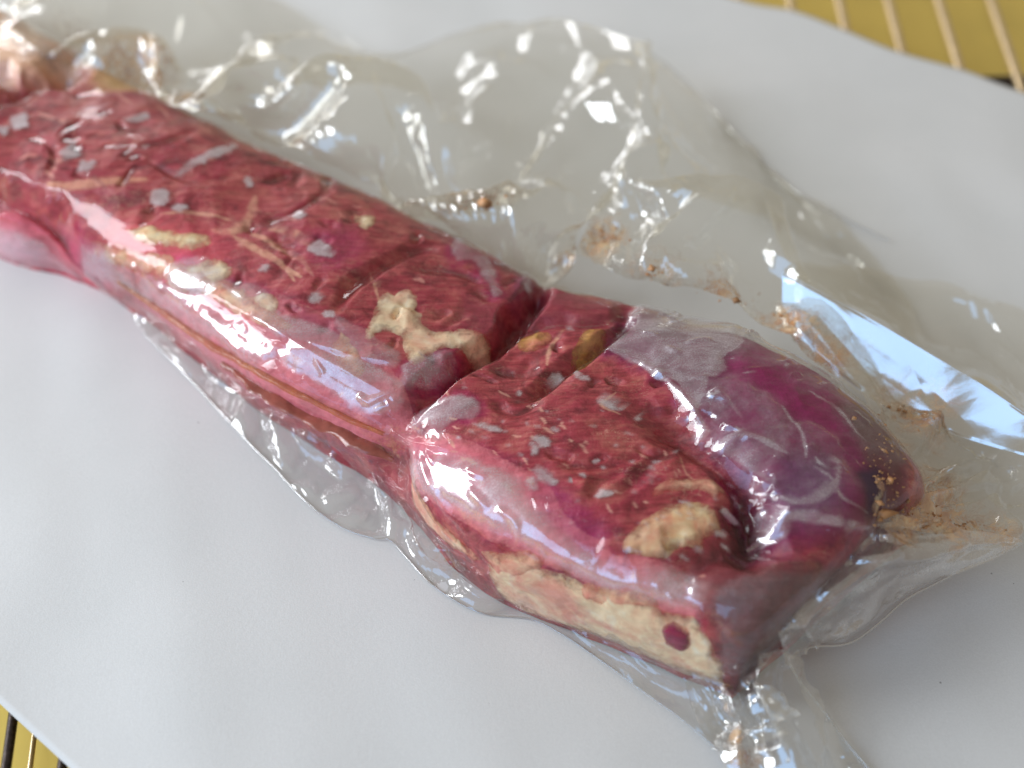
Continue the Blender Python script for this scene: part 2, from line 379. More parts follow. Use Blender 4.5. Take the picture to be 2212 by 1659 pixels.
def stroke(px, pad):
    """distance (m) of body vertices to a line drawn over the surface; returns idx, distance, 0..1 along"""
    pts = [hit(*p)[0] for p in px]
    C = crom(np.array(pts), np.linspace(0, len(pts)-1, max(2, (len(pts)-1)*4+1)))
    lo, hi = C.min(0)-pad, C.max(0)+pad
    idx = np.nonzero(np.all((X > lo) & (X < hi), axis=1))[0]
    P = X[idx]; best = np.full(len(idx), 9.); al = np.zeros(len(idx)); n = len(C)-1
    for i in range(n):
        d, t = segd(P, C[i], C[i+1]); m = d < best; best[m] = d[m]; al[m] = (i+t[m])/n
    return idx, best, al
def patch(px, pad=.004, wob=.0015, ws=.008, seed=1):
    """signed distance (m, + inside) of body vertices to an outline drawn over the surface"""
    H = [hit(*p) for p in px]; pts = np.array([h[0] for h in H]); nn = np.mean([h[1] for h in H], 0); nn /= np.linalg.norm(nn)
    c = pts.mean(0); e1 = np.cross(nn, [0, 0, 1.]) if abs(nn[2]) < .95 else np.cross(nn, [0, 1., 0]); e1 /= np.linalg.norm(e1); e2 = np.cross(nn, e1)
    po = np.stack([(pts-c)@e1, (pts-c)@e2], 1); po = crom(np.r_[po, po[:1]], np.linspace(0, len(po), len(po)*3+1))[:-1]
    Q = X-c; q1, q2 = Q@e1, Q@e2
    lo, hi = po.min(0)-pad, po.max(0)+pad
    idx = np.nonzero((q1 > lo[0]) & (q1 < hi[0]) & (q2 > lo[1]) & (q2 < hi[1]) & (XN@nn > .1))[0]
    P = np.stack([q1[idx], q2[idx]], 1); ins = np.zeros(len(idx), bool); best = np.full(len(idx), 9.)
    m = len(po)
    for i in range(m):
        a, b = po[i], po[(i+1) % m]
        d, _ = segd(P, a, b); best = np.minimum(best, d)
        cr = (a[1] > P[:, 1]) != (b[1] > P[:, 1])
        xi = (b[0]-a[0])*(P[:, 1]-a[1])/(b[1]-a[1]+1e-15)+a[0]
        ins ^= cr & (P[:, 0] < xi)
    sd = np.where(ins, best, -best)
    if wob: sd = sd+fbm(X[idx], ws, 4, seed)*wob
    return idx, sd

nX = len(X)
DZ = np.zeros(nX); DZF = np.zeros(nX)       # groove depth of the meat and of the film above it (down)
DN = np.zeros(nX); DNF = np.zeros(nX)       # swelling along the normal
PAINT = np.tile(lin((150, 60, 75)), (nX, 1)); PW = np.zeros(nX); HAZE = np.zeros(nX); LIFT = np.zeros(nX)
def groove(px, depth, width, film=.75, taper=(0, 0), vee=1.4):
    idx, d, al = stroke(px, width*2.2)
    d = np.abs(d+fbm(X[idx], .014, 3, 31)*width*.38)
    e = np.ones(len(al))
    if taper[0]: e *= sst(0, taper[0], al)
    if taper[1]: e *= sst(0, taper[1], 1-al)
    f = np.clip(1-d/(width*(1+.25*vnoise(X[idx], .012, 4))), 0, 1)**vee*e
    f2 = np.clip(1-d/(width*.95), 0, 1)**(vee*.9)*e
    DZ[idx] = np.maximum(DZ[idx], depth*f); DZF[idx] = np.maximum(DZF[idx], depth*film*f2)
def swell(px, amt, rad):
    for p in ([px] if isinstance(px[0], (int, float)) else px):
        c = hit(*p)[0]; g = amt*np.exp(-((X-c)**2).sum(1)/rad**2); DN[:] += g; DNF[:] += g
def paint(px, col, soft=.002, amt=1., wob=.0015, ws=.008, seed=1, pad=.006):
    idx, sd = patch(px, pad, wob, ws, seed)
    wgt = sst(-soft, soft, sd)*amt
    c = lin(col)*1.3
    PAINT[idx] = np.where(PW[idx][:, None] < .02, c, PAINT[idx]*(1-wgt[:, None])+c*wgt[:, None])
    PW[idx] = np.maximum(PW[idx], wgt) if amt >= .99 else PW[idx]+(1-PW[idx])*wgt
def line_paint(px, col, width, amt=1.):
    idx, d, al = stroke(px, width*3)
    wd = width*(.6+.8*(vnoise(X[idx], .006, 8)*.5+.5))*np.sqrt(np.clip(4*al*(1-al)+.15, 0, 1))
    wgt = sst(1.35, .45, d/wd)*amt
    c = lin(col)*1.3
    PAINT[idx] = np.where(PW[idx][:, None] < .02, c, PAINT[idx]*(1-wgt[:, None])+c*wgt[:, None]); PW[idx] = np.maximum(PW[idx], wgt)
def haze(px, amt=1., soft=.0012, lift=.0008, wob=.0025, ws=.007, seed=3, pad=.006, halo=True):
    idx, sd = patch(px, pad, wob, ws, seed)
    HAZE[idx] = np.maximum(HAZE[idx], sst(-soft, soft, sd)*amt)
    LIFT[idx] = np.maximum(LIFT[idx], lift*sst(-.001, .004, sd))
    if halo:
        hw = sst(-.005, -.0005, sd)*.55
        m = PW[idx] < .3; c = lin((158, 22, 84))*1.1
        j = idx[m]; PAINT[j] = c; PW[j] = np.maximum(PW[j], hw[m])
def spot(x, y, rx, ry, ang=0, amt=1.):
    px = []
    for k in range(9):
        th = 2*math.pi*k/9; r = random.uniform(.75, 1.2); a, b = rx*r*math.cos(th), ry*r*math.sin(th)
        px.append((x+a*math.cos(ang)-b*math.sin(ang), y+a*math.sin(ang)+b*math.cos(ang)))
    idx, sd = patch(px, .003, .0021, .0030, int(x) % 17)
    HAZE[idx] = np.maximum(HAZE[idx], sst(-.0008, .0010, sd)*amt*1.12)

# --- grooves between the muscles
groove([(862, 905), (905, 862), (985, 800), (1060, 745), (1105, 690), (1160, 630), (1235, 568), (1290, 530)], .017, .0075, .85, (.34, 0), 1.1)
groove([(1085, 868), (1150, 850), (1210, 800), (1290, 745), (1345, 695), (1400, 650), (1450, 610)], .008, .0062, .85, (.25, 0), 1.1)
groove([(1100, 700), (1190, 690), (1280, 690), (1350, 672), (1420, 640)], .006, .008, .8)
groove([(1330, 830), (1410, 890), (1480, 945), (1555, 995), (1605, 1060), (1620, 1120), (1605, 1185)], .012, .012, .55, (.35, 0))
groove([(1585, 1040), (1618, 1100), (1625, 1150), (1612, 1200)], .017, .013, .5, (.3, .2))
groove([(1400, 1215), (1480, 1235), (1560, 1190), (1610, 1180)], .005, .010, .6, (.4, 0))
groove([(-40, 400), (40, 430), (120, 470), (165, 530), (215, 580), (260, 625)], .012, .011, .85)
groove([(-90, 245), (20, 205), (60, 180), (130, 165), (215, 148), (290, 130)], .020, .015, .8)
groove([(-60, 150), (10, 165), (40, 195)], .012, .010, .8)
for px, dp, wd in (([(715, 700), (760, 630), (830, 580), (900, 545), (960, 540)], .0042, .006), ([(690, 450), (705, 400), (760, 375), (820, 350)], .0035, .005),
                   ([(560, 480), (640, 470), (720, 420)], .0022, .004), ([(870, 545), (900, 520), (960, 500)], .0026, .004), ([(880, 590), (980, 590), (1060, 620)], .0024, .005),
                   ([(210, 330), (330, 330), (430, 300)], .0018, .004), ([(60, 290), (120, 330), (110, 400)], .002, .005), ([(300, 350), (420, 400), (520, 390)], .0018, .004),
                   ([(1050, 790), (1120, 800), (1170, 785)], .0022, .005), ([(1240, 640), (1300, 640), (1360, 655)], .0022, .005),
                   ([(1060, 860), (1110, 890), (1180, 860)], .0022, .006), ([(1330, 1080), (1380, 1030), (1420, 990), (1500, 950)], .0022, .006),
                   ([(1180, 1000), (1260, 1010), (1350, 1000), (1420, 960)], .0016, .005), ([(1270, 1090), (1300, 1040), (1370, 1010)], .0018, .005), ([(1395, 855), (1405, 900), (1440, 930)], .0026, .004)):
    groove(px, dp*1.3, wd*.75, .45, (.25, .25), 1.0)
random.seed(21)
for k in range(70):      # small wrinkles of the meat surface
    x = random.uniform(60, 1500); y = 380+(x-450)*.62+random.uniform(-190, 190); a = random.uniform(-.9, .5); Ln = random.uniform(25, 75)
    px = [(x+Ln*(u-.5)*math.cos(a)+random.uniform(-6, 6), y+Ln*(u-.5)*math.sin(a)+random.uniform(-6, 6)) for u in (0, .33, .66, 1)]
    groove(px, random.uniform(.0012, .0034), random.uniform(.0018, .0038), .25, (.35, .35), 1.0)
swell([(1560, 780), (1680, 860)], .004, .03); swell((1200, 980), .002, .04); swell((350, 300), .003, .05); swell((700, 540), .002, .04)
swell((1230, 610), -.006, .022); swell((1150, 760), -.002, .02); swell((620, 760), .002, .03)
# pinch where the bag is drawn in on the near left wall between the two blocks
idx, d, al = stroke([(872, 905), (862, 960), (850, 1010)], .03)
g = np.exp(-(d/.011)**2); DN[idx] -= .008*g; DNF[idx] -= .005*g
XA = np.stack([X[:, 0]*.5-X[:, 1]*.2, X[:, 0]*.3+X[:, 1]*1.2, X[:, 2]], 1)
relief = fbm(X, .045, 3, 2)*.0032+ridged(X+fbm(X, .03, 2, 4)[:, None]*.008, .034, 3, 12)*.0016+ridged(XA, .016, 2, 15)*.0004
relief *= sst(.0, .03, X[:, 2])*.5+.5
DN += relief+fbm(X, .009, 3, 6)*.0005
DNF += fbm(X, .045, 2, 2)*.0032*(sst(.0, .03, X[:, 2])*.5+.5)+.0014*sst(0, .02, X[:, 2])+(fbm(X, .016, 3, 41)*.0010)*sst(.046, .036, X[:, 2])

# --- colours of the meat, plus painted shade in one hollow
paint([(1290, 755), (1350, 690), (1430, 632), (1540, 640), (1690, 710), (1800, 800), (1900, 900), (1940, 1000), (1925, 1110), (1840, 1180), (1660, 1190), (1640, 1080), (1560, 985), (1470, 865), (1380, 800)], (112, 22, 74), .006, .92)
paint([(1560, 760), (1700, 790), (1830, 880), (1800, 960), (1690, 930), (1590, 850)], (138, 24, 86), .008, .75)
paint([(1680, 1000), (1780, 1000), (1810, 1090), (1720, 1130), (1670, 1080)], (96, 50, 92), .006, .7)
paint([(1800, 880), (1890, 900), (1945, 1010), (1930, 1120), (1880, 1170), (1850, 1100), (1870, 1000)], (92, 42, 48), .004, .9, .004)
paint([(1850, 1030), (1890, 1020), (1905, 1080), (1870, 1110)], (52, 24, 58), .003, .95)
paint([(1520, 1250), (1640, 1190), (1920, 1170), (1900, 1330), (1700, 1440), (1560, 1480)], (84, 56, 60), .006, .85)
paint([(1110, 640), (1240, 555), (1400, 610), (1330, 690), (1180, 700)], (128, 42, 60), .006, .7)
paint([(1110, 600), (1190, 560), (1180, 610), (1110, 650)], (100, 40, 86), .004, .8)
paint([(1580, 1040), (1630, 1060), (1640, 1180), (1590, 1190)], (66, 18, 26), .004, .8)  # shade of the deep hollow, painted as a dark colour
paint([(1490, 1190), (1560, 1195), (1650, 1210), (1640, 1240), (1560, 1270), (1500, 1240)], (112, 34, 44), .003, .8)
paint([(870, 940), (1000, 960), (1150, 1060), (1200, 1140), (1300, 1200), (1490, 1230), (1510, 1330), (1400, 1300), (1200, 1220), (1000, 1120), (880, 1020)], (226, 132, 142), .006, .85)   # pink wall of the near block
paint([(880, 950), (990, 980), (1080, 1080), (980, 1080), (890, 1010)], (170, 40, 92), .005, .6)
paint([(300, 650), (460, 600), (640, 700), (790, 760), (880, 880), (830, 980), (620, 880), (450, 770)], (206, 116, 128), .008, .75)     # wall of the far block
paint([(250, 490), (330, 490), (470, 520), (470, 600), (380, 610), (280, 580)], (206, 80, 92), .008, .7)
paint([(-60, 420), (60, 440), (150, 500), (230, 610), (120, 610), (-60, 560)], (206, 92, 110), .008, .85)
paint([(-60, 480), (40, 500), (90, 560), (-60, 550)], (222, 170, 186), .008, .8)
paint([(350, 560), (420, 560), (430, 600), (360, 600)], (214, 60, 130), .004, .7)
paint([(130, 470), (210, 520), (250, 600), (180, 560)], (168, 30, 88), .006, .7)
paint([(-80, 80), (60, 60), (160, 90), (250, 140), (150, 150), (-40, 150)], (226, 184, 150), .008, .85)
paint([(220, 130), (330, 170), (300, 200), (200, 175)], (204, 168, 108), .006, .8)
paint([(1000, 640), (1060, 650), (1100, 690), (1060, 720), (990, 690)], (142, 56, 72), .004, .6)
paint([(640, 540), (740, 500), (790, 560), (700, 600)], (150, 36, 84), .006, .5)
paint([(600, 640), (700, 690), (790, 720), (760, 760), (660, 720)], (140, 26, 80), .006, .6)
paint([(1130, 1040), (1180, 1020), (1250, 1080), (1320, 1150), (1270, 1200), (1180, 1130)], (146, 22, 84), .005, .6)
paint([(960, 960), (1080, 990), (1180, 1050), (1130, 1060), (1000, 1000)], (186, 58, 80), .005, .6)
line_paint([(110, 402), (190, 408), (320, 400)], (206, 150, 120), .0024, .6)
for px, wd in (([(460, 500), (500, 505), (535, 485), (552, 430)], .0036), ([(500, 510), (560, 545), (610, 580), (655, 612)], .0026), ([(540, 505), (590, 530), (650, 570), (680, 610)], .0024), ([(585, 500), (640, 515), (670, 545)], .0026),
               ([(575, 545), (620, 590), (640, 620)], .0016), ([(800, 590), (815, 640), (822, 665)], .0012), ([(1180, 780), (1190, 740), (1225, 700)], .0012), ([(1470, 980), (1480, 1020), (1500, 1040)], .0012), ([(1330, 850), (1300, 880), (1340, 900)], .001),
               ([(350, 470), (420, 465), (500, 480)], .0016), ([(640, 300), (700, 330), (760, 360)], .0012), ([(880, 470), (930, 500), (990, 520)], .0012)):
    line_paint(px, (222, 172, 142), wd*.75, .48)
random.seed(5)
for k in range(60):      # short pale threads in the grain
    x = random.uniform(900, 1560); y = 860+(x-1000)*.42+random.uniform(-90, 170); L = random.uniform(6, 26); a = random.uniform(.1, 1.1)
    line_paint([(x, y), (x+L*.5*math.cos(a), y+L*.5*math.sin(a)+random.uniform(-3, 3)), (x+L*math.cos(a), y+L*math.sin(a))], (216, 160, 142), .0006, random.uniform(.4, .8))
for k in range(70):
    x = random.uniform(40, 1000); y = 330+(x-300)*.42+random.uniform(-130, 130); L = random.uniform(10, 40); a = random.uniform(-.3, 1.)
    line_paint([(x, y), (x+L*.5*math.cos(a), y+L*.5*math.sin(a)+random.uniform(-4, 4)), (x+L*math.cos(a), y+L*math.sin(a))], random.choice([(214, 150, 138), (206, 132, 120), (104, 30, 44)]), .0011, random.uniform(.3, .7))

# --- places where the film stands off the meat (milky patches), plus sheen painted on the walls
haze([(1305, 752), (1352, 692), (1430, 636), (1535, 640), (1650, 696), (1700, 735), (1660, 770), (1590, 775), (1560, 810), (1530, 850), (1500, 900), (1455, 850), (1390, 800)], 1., lift=.0012, wob=.004)
haze([(1480, 870), (1560, 830), (1650, 870), (1700, 950), (1670, 1010), (1645, 1075), (1590, 1005), (1535, 955)], .34, soft=.005, lift=.0015, wob=.006, ws=.012)
haze([(1670, 940), (1770, 940), (1830, 1040), (1790, 1130), (1700, 1140), (1650, 1090), (1665, 1010)], .16, soft=.006, lift=.002, wob=.006, ws=.012, halo=False)
haze([(1520, 730), (1700, 735), (1840, 850), (1915, 960), (1880, 990), (1780, 900), (1660, 815), (1560, 800)], .22, soft=.006, halo=False, wob=.008, ws=.012)
haze([(905, 880), (985, 862), (1028, 880), (1022, 905), (965, 925), (955, 945), (925, 945), (880, 920)], .85)
haze([(890, 975), (960, 985), (1060, 1010), (1125, 1040), (1140, 1085), (1185, 1130), (1260, 1190), (1340, 1225), (1490, 1235), (1515, 1290), (1480, 1300), (1340, 1270), (1200, 1200), (1080, 1140), (960, 1080), (900, 1030)], .85, soft=.003, lift=.0012)  # milky film on the near wall, window sheen partly painted in
haze([(470, 610), (560, 625), (620, 690), (700, 720), (780, 745), (760, 770), (680, 765), (560, 700)], .6)
haze([(640, 740), (720, 770), (800, 790), (870, 830), (860, 880), (800, 890), (700, 830), (620, 780)], .6)
haze([(180, 530), (260, 545), (350, 600), (470, 670), (600, 760), (560, 770), (420, 690), (280, 610), (190, 560)], .55, soft=.004, halo=False, wob=.004)  # pale glare on the far wall, painted in as milky film
haze([(370, 590), (430, 560), (480, 590), (480, 630), (420, 640), (380, 620)], .75)
haze([(870, 795), (935, 765), (985, 772), (960, 808), (905, 828), (870, 840)], .5)
haze([(890, 445), (940, 450), (1010, 505), (1050, 560), (1075, 640), (1050, 610), (1020, 570), (975, 560), (985, 520), (930, 490), (900, 475)], .7)
haze([(730, 700), (790, 720), (860, 770), (850, 800), (780, 780), (740, 750)], .4, halo=False)
haze([(1530, 1290), (1600, 1250), (1700, 1240), (1840, 1200), (1850, 1260), (1720, 1380), (1600, 1450), (1560, 1440)], .16, halo=False)
haze([(1640, 1090), (1700, 1130), (1680, 1170), (1640, 1150)], .5)
haze([(0, 60), (120, 70), (240, 130), (180, 150), (60, 130)], .4, halo=False)
haze([(-40, 470), (60, 500), (150, 560), (180, 600), (90, 590), (-30, 540)], .45, halo=False)
haze([(1120, 610), (1170, 580), (1150, 620)], .5, halo=False)
def haze_line(px, wd, amt):
    idx, d, al = stroke(px, wd*3)
    wv = wd*(.5+.9*(vnoise(X[idx], .005, 9)*.5+.5))*np.clip(4*al*(1-al)+.1, 0, 1)**.5
    HAZE[idx] = np.maximum(HAZE[idx], sst(1.4, .4, d/wv)*amt)
for px, wd in (([(1550, 765), (1640, 738), (1745, 742)], .0011), ([(1575, 805), (1680, 768), (1795, 792)], .0012), ([(1600, 838), (1690, 822), (1790, 806)], .0010), ([(1480, 870), (1540, 960), (1600, 1000), (1655, 1045)], .0016), ([(1300, 752), (1390, 802), (1460, 858), (1500, 905)], .0014),
               ([(1540, 960), (1620, 965), (1690, 1000)], .0016), ([(1650, 1070), (1720, 1105), (1790, 1070), (1800, 1015)], .0020), ([(1640, 1175), (1690, 1135), (1790, 1140), (1890, 1130)], .0016), ([(1680, 900), (1720, 960), (1730, 1010)], .0007), ([(1560, 880), (1600, 930)], .0008), ([(1740, 870), (1800, 900), (1850, 960)], .0009), ([(1750, 1010), (1800, 1080), (1860, 1110)], .0010)):
    haze_line(px, wd, .75)
random.seed(3)
for s_ in ((160, 342, 28, 17), (48, 272, 20, 16), (10, 290, 14, 12), (195, 372, 18, 12), (440, 362, 62, 11, -.5), (355, 440, 22, 16), (395, 462, 13, 8), (700, 556, 30, 16, .4), (575, 590, 11, 9), (722, 376, 20, 12), (540, 405, 10, 12),
           (300, 268, 26, 8, -.3), (690, 660, 16, 12), (715, 695, 14, 8), (1320, 882, 34, 8, .45), (1375, 910, 10, 5, .4), (1245, 812, 9, 9), (1205, 805, 16, 11), (1265, 822, 14, 5, .3), (1055, 930, 28, 7, .2),
           (1170, 960, 20, 9), (1155, 975, 7, 12), (1310, 1074, 22, 7), (1175, 1030, 32, 14, .5), (1150, 1050, 12, 16), (1235, 715, 7, 4), (1110, 800, 6, 4), (1420, 1003, 9, 5), (1290, 1000, 7, 3), (1330, 970, 6, 4), (1255, 930, 8, 3), (1590, 1075, 14, 6, .5),
           (1575, 1110, 18, 12), (1560, 1150, 14, 8), (1490, 905, 12, 5), (1540, 880, 16, 6), (1590, 950, 14, 7), (490, 340, 30, 9, -.6), (650, 480, 14, 9)):
    spot(*s_)
for k in range(90):
    x = random.uniform(880, 1580); y = 850+(x-1000)*.42+random.uniform(-90, 200)
    spot(x, y, random.uniform(2, 8), random.uniform(1.0, 2.2), random.uniform(.2, .9), random.uniform(.5, 1))

# --- fat pieces: separate raised bodies that grow out of the surface
BUMP = np.zeros(nX); FATS = []
def fat(px, h, mat, label=None, wob=.0018, ws=.007, seed=1, slope=.55):
    idx, sd = patch(px, .004, wob, ws, seed)
    h *= .6
    off = np.where(sd > 0, h*(1-np.exp(-sd*slope*.6/h)), sd*.5)
    off = np.maximum(off+(fbm(X[idx], .006, 3, seed)*.00035)*(sd > 0), -.0012)
    arr = np.full(nX, -9.); arr[idx] = off
    rim = np.zeros(nX); rim[idx] = np.clip(sd/.0066, -1, 1.6)
    BUMP[idx] = np.maximum(BUMP[idx], np.maximum(off, 0)); FATS.append((arr, mat, label, rim))
fat([(838, 640), (888, 640), (908, 672), (922, 700), (960, 712), (1010, 712), (1055, 728), (1052, 760), (1000, 756), (945, 762), (912, 790), (880, 792), (868, 760), (858, 728), (830, 722), (798, 742), (784, 715), (806, 690), (816, 662)], .0014, M_FAT, 'cream knot of fat with a trailing tail', .0034, .010)
fat([(1408, 1058), (1425, 1042), (1462, 1040), (1500, 1034), (1556, 1042), (1562, 1062), (1545, 1085), (1525, 1066), (1495, 1058), (1450, 1064), (1415, 1078)], .0024, M_FATP, 'raised cord of pale fat')
fat([(1352, 1160), (1395, 1125), (1440, 1095), (1500, 1088), (1545, 1100), (1560, 1135), (1525, 1160), (1515, 1180), (1470, 1178), (1430, 1205), (1370, 1205), (1340, 1190)], .0018, M_FATO, 'large orange cream slab of fat', .0034, .012)
fat([(1450, 1110), (1490, 1098), (1530, 1112), (1528, 1140), (1480, 1150), (1445, 1138)], .0026, M_FAT)
fat([(1058, 1208), (1120, 1200), (1190, 1226), (1290, 1262), (1400, 1292), (1440, 1320), (1500, 1325), (1530, 1370), (1558, 1430), (1572, 1490), (1470, 1490), (1380, 1448), (1250, 1385), (1150, 1330), (1075, 1275)], .0014, M_FAT, 'long cream fat seam along the near wall', .004, .018, 2)
fat([(1050, 1190), (1120, 1185), (1180, 1205), (1160, 1240), (1085, 1240)], .0018, M_FATP, None, .003)
fat([(1270, 1250), (1400, 1280), (1420, 1310), (1330, 1310), (1250, 1280)], .0018, M_FATP, None, .003)
fat([(248, 545), (275, 530), (300, 545), (296, 565), (262, 566)], .0012, M_FATO)
fat([(275, 500), (340, 495), (440, 512), (450, 535), (390, 545), (300, 530)], .0009, M_FATO, None, .003)
fat([(400, 575), (470, 560), (500, 590), (460, 620), (400, 610)], .0009, M_FAT, None, .003)
fat([(240, 522), (330, 545), (450, 588), (560, 655), (650, 712), (600, 725), (480, 660), (340, 600), (245, 560)], .0009, M_FATP, 'pale pink fat edge along the far block', .005, .012, 6)
fat([(552, 652), (580, 640), (610, 660), (600, 690), (570, 692)], .0010, M_FAT)
fat([(768, 478), (800, 474), (812, 488), (795, 510), (775, 500)], .0009, M_FAT)
fat([(1114, 726), (1150, 708), (1190, 716), (1175, 740), (1130, 750)], .0009, M_MUST)
fat([(1236, 790), (1244, 738), (1272, 704), (1308, 712), (1302, 742), (1276, 760), (1260, 792)], .0012, M_MUST)
fat([(740, 720), (770, 760), (800, 800), (760, 820), (720, 770)], .0006, M_FATP, None, .003)
fat([(880, 1020), (910, 1060), (960, 1130), (1040, 1200), (1010, 1200), (920, 1120), (880, 1060)], .0010, M_FATP, 'peach rim of fat', .003)
fat([(1890, 1040), (1905, 1060), (1890, 1110), (1880, 1090)], .0014, M_FAT)
# red oval of muscle showing in the fat
paint([(1436, 1350), (1452, 1336), (1484, 1346), (1496, 1372), (1486, 1396), (1452, 1398), (1438, 1376)], (150, 16, 78), .001, 1.)

def body(extra_n, dz, dn):
    P = X+XN*(dn+extra_n)[:, None]; P[:, 2] -= dz*sst(.0, .02, X[:, 2]); P[:, 2] = np.maximum(P[:, 2], .0008+np.clip(extra_n, 0, 1)); return P
MB = body(np.zeros(nX), DZ, DN)
beef = empty('beef_cut', (0, -.03, 0)); OFF = np.array(beef.location)
tag(beef, 'long raw red beef cut with cream fat sealed inside the clear bag', 'meat')
mesh_obj('muscle', MB-OFF, quads(NS, NV), M_MEAT, beef, {'paint': PAINT, 'paint_w': np.clip(PW, 0, 1)})
Q = quads(NS, NV)
def largest(m):
    ii, jj = np.nonzero(m); i0, i1, j0, j1 = ii.min(), ii.max()+1, jj.min(), jj.max()+1
    sub = m[i0:i1, j0:j1]; lab = np.where(sub, np.arange(sub.size).reshape(sub.shape)+1, 0)
    while True:
        p = np.pad(lab, 1); nl = np.max([p[1:-1, 1:-1], p[:-2, 1:-1], p[2:, 1:-1], p[1:-1, :-2], p[1:-1, 2:]], axis=0)*sub
        nl[:] = np.where(sub, nl, 0)
        if (nl == lab).all(): break
        lab = nl
    v, c = np.unique(lab[lab > 0], return_counts=True)
    out = np.zeros_like(m); out[i0:i1, j0:j1] = lab == v[c.argmax()]; return out
for arr, mat, label, rim in FATS:
    ok = arr > -.0005; keep = Q[np.all(ok[Q], axis=1)]
    # keep only the largest connected piece
    gi = np.zeros((NS-1)*(NV-1), bool); gi[np.nonzero(np.all(ok[Q], axis=1))[0]] = True
    keep = Q[largest(gi.reshape(NS-1, NV-1)).ravel()]
    used = np.unique(keep); remap = np.full(nX, -1); remap[used] = np.arange(len(used))
    ex = np.zeros(nX); ex[used] = arr[used]
    P = X[used]+XN[used]*(DN[used]+ex[used])[:, None]; P[:, 2] -= DZ[used]*.9
    o = mesh_obj('fat_piece', P-OFF, remap[keep], mat, beef, {'rim': rim[used]})
    if label: o['label'] = label
oval_idx, oval_sd = patch([(1465+30*math.cos(k*.449)+7*math.sin(k*.449), 1367+31*math.sin(k*.449)) for k in range(14)], .003, .0014, .0045)
orim = np.zeros(nX); orim[oval_idx] = oval_sd
arr = np.full(nX, -9.); arr[oval_idx] = np.maximum(np.where(oval_sd > 0, .0022*(1-np.exp(-oval_sd*300)), oval_sd*.6), -.001)+BUMP[oval_idx]
ok = arr > -5; keep = Q[np.all(ok[Q], axis=1)]; used = np.unique(keep); remap = np.full(nX, -1); remap[used] = np.arange(len(used))
P = X[used]+XN[used]*(DN[used]+arr[used])[:, None]
M_OVAL = fat_material('crimson_muscle', (110, 14, 54), (146, 24, 76), (172, 54, 98), (140, 20, 62))
mesh_obj('muscle_eye', P-OFF, remap[keep], M_OVAL, [c for c in beef.children if c.get('label', '').startswith('long cream')][0], {'rim': np.clip(orim[used]/.0035, -1, 1.6)})['label'] = 'crimson oval of muscle set in the fat'
BUMP[oval_idx] = np.maximum(BUMP[oval_idx], arr[oval_idx])

# ------------------------------------------------------------------ vacuum bag: film over the meat and loose flaps
bag = empty('vacuum_bag', (.02, -.02, 0)); OB = np.array(bag.location)
tag(bag, 'crumpled clear plastic vacuum bag wrapped tightly around the beef', 'bag')
def stain_field(P, stains):
    f = np.zeros(len(P))
    for x, y, z, rad, amt in stains:
        c = at(x, y, z/1000.); f = np.maximum(f, amt*np.exp(-((P-c)**2).sum(1)/(rad/1000.)**2))
    return f
def tents(P2, lines):
    """sharp folds: each line = (a, b, height, half width)"""
    r = np.zeros(P2.shape[:-1])
    F = P2.reshape(-1, P2.shape[-1])
    for a, b, h, wd in lines:
        a, b = np.asarray(a), np.asarray(b); ab = b-a
        t = ((F-a)@ab)/(ab@ab); d = np.linalg.norm(F-(a+np.clip(t, 0, 1)[:, None]*ab), axis=1)
        e = np.clip(1-np.abs(t-.5)*1.6, 0, 1)**.5
        r += (h*np.clip(1-d/wd, 0, 1)**1.05*e).reshape(r.shape)
    return r
WR = np.zeros(nX)
def wrinkle(px, h, wd):
    idx, d, al = stroke(px, wd*1.5)
    WR[idx] = np.maximum(WR[idx], h*np.clip(1-d/wd, 0, 1)**1.2*np.clip(4*al*(1-al), 0, 1)**.5)
# standing film folds on the meat
for px, h, wd in (([(1300, 752), (1390, 800), (1460, 855), (1520, 930), (1580, 1000), (1645, 1050)], .0022, .004), ([(1560, 760), (1640, 735), (1740, 740)], .0012, .0022), ([(1580, 800), (1680, 765), (1790, 790)], .0012, .0022), ([(1600, 830), (1690, 820), (1790, 800)], .001, .002),
                  ([(1640, 860), (1720, 850), (1830, 850)], .001, .002), ([(1620, 1180), (1660, 1140), (1720, 1125), (1800, 1135), (1880, 1130)], .004, .005), ([(1500, 1225), (1520, 1300), (1540, 1380), (1570, 1470)], .003, .004),
                  ([(1490, 935), (1540, 965), (1600, 960), (1680, 985)], .0016, .003), ([(1640, 1080), (1700, 1100), (1780, 1060), (1800, 1010)], .002, .004), ([(470, 640), (600, 720), (720, 790), (850, 860)], .0018, .004), ([(430, 660), (560, 770), (700, 850), (830, 920)], .002, .005),
                  ([(640, 740), (760, 775), (860, 790)], .0014, .003), ([(780, 880), (850, 850), (900, 830)], .0014, .0025), ([(800, 895), (870, 868), (930, 850)], .0014, .0025), ([(840, 930), (890, 955), (980, 975)], .002, .003), ([(880, 960), (900, 1030), (960, 1120), (1040, 1200)], .0022, .0035),
                  ([(905, 965), (950, 1060), (1020, 1150)], .0016, .003), ([(1020, 1060), (1060, 1100)], .0012, .0025), ([(1080, 1100), (1120, 1130), (1130, 1180)], .001, .002), ([(1290, 1215), (1310, 1180), (1320, 1150)], .0012, .003), ([(640, 190), (500, 230)], .002, .004),
                  ([(900, 875), (980, 820), (1060, 760)], .001, .003), ([(1350, 690), (1420, 640), (1500, 620)], .002, .005), ([(1530, 1240), (1600, 1215), (1680, 1225)], .0012, .003)):
    wrinkle(px, h, wd)
random.seed(31)
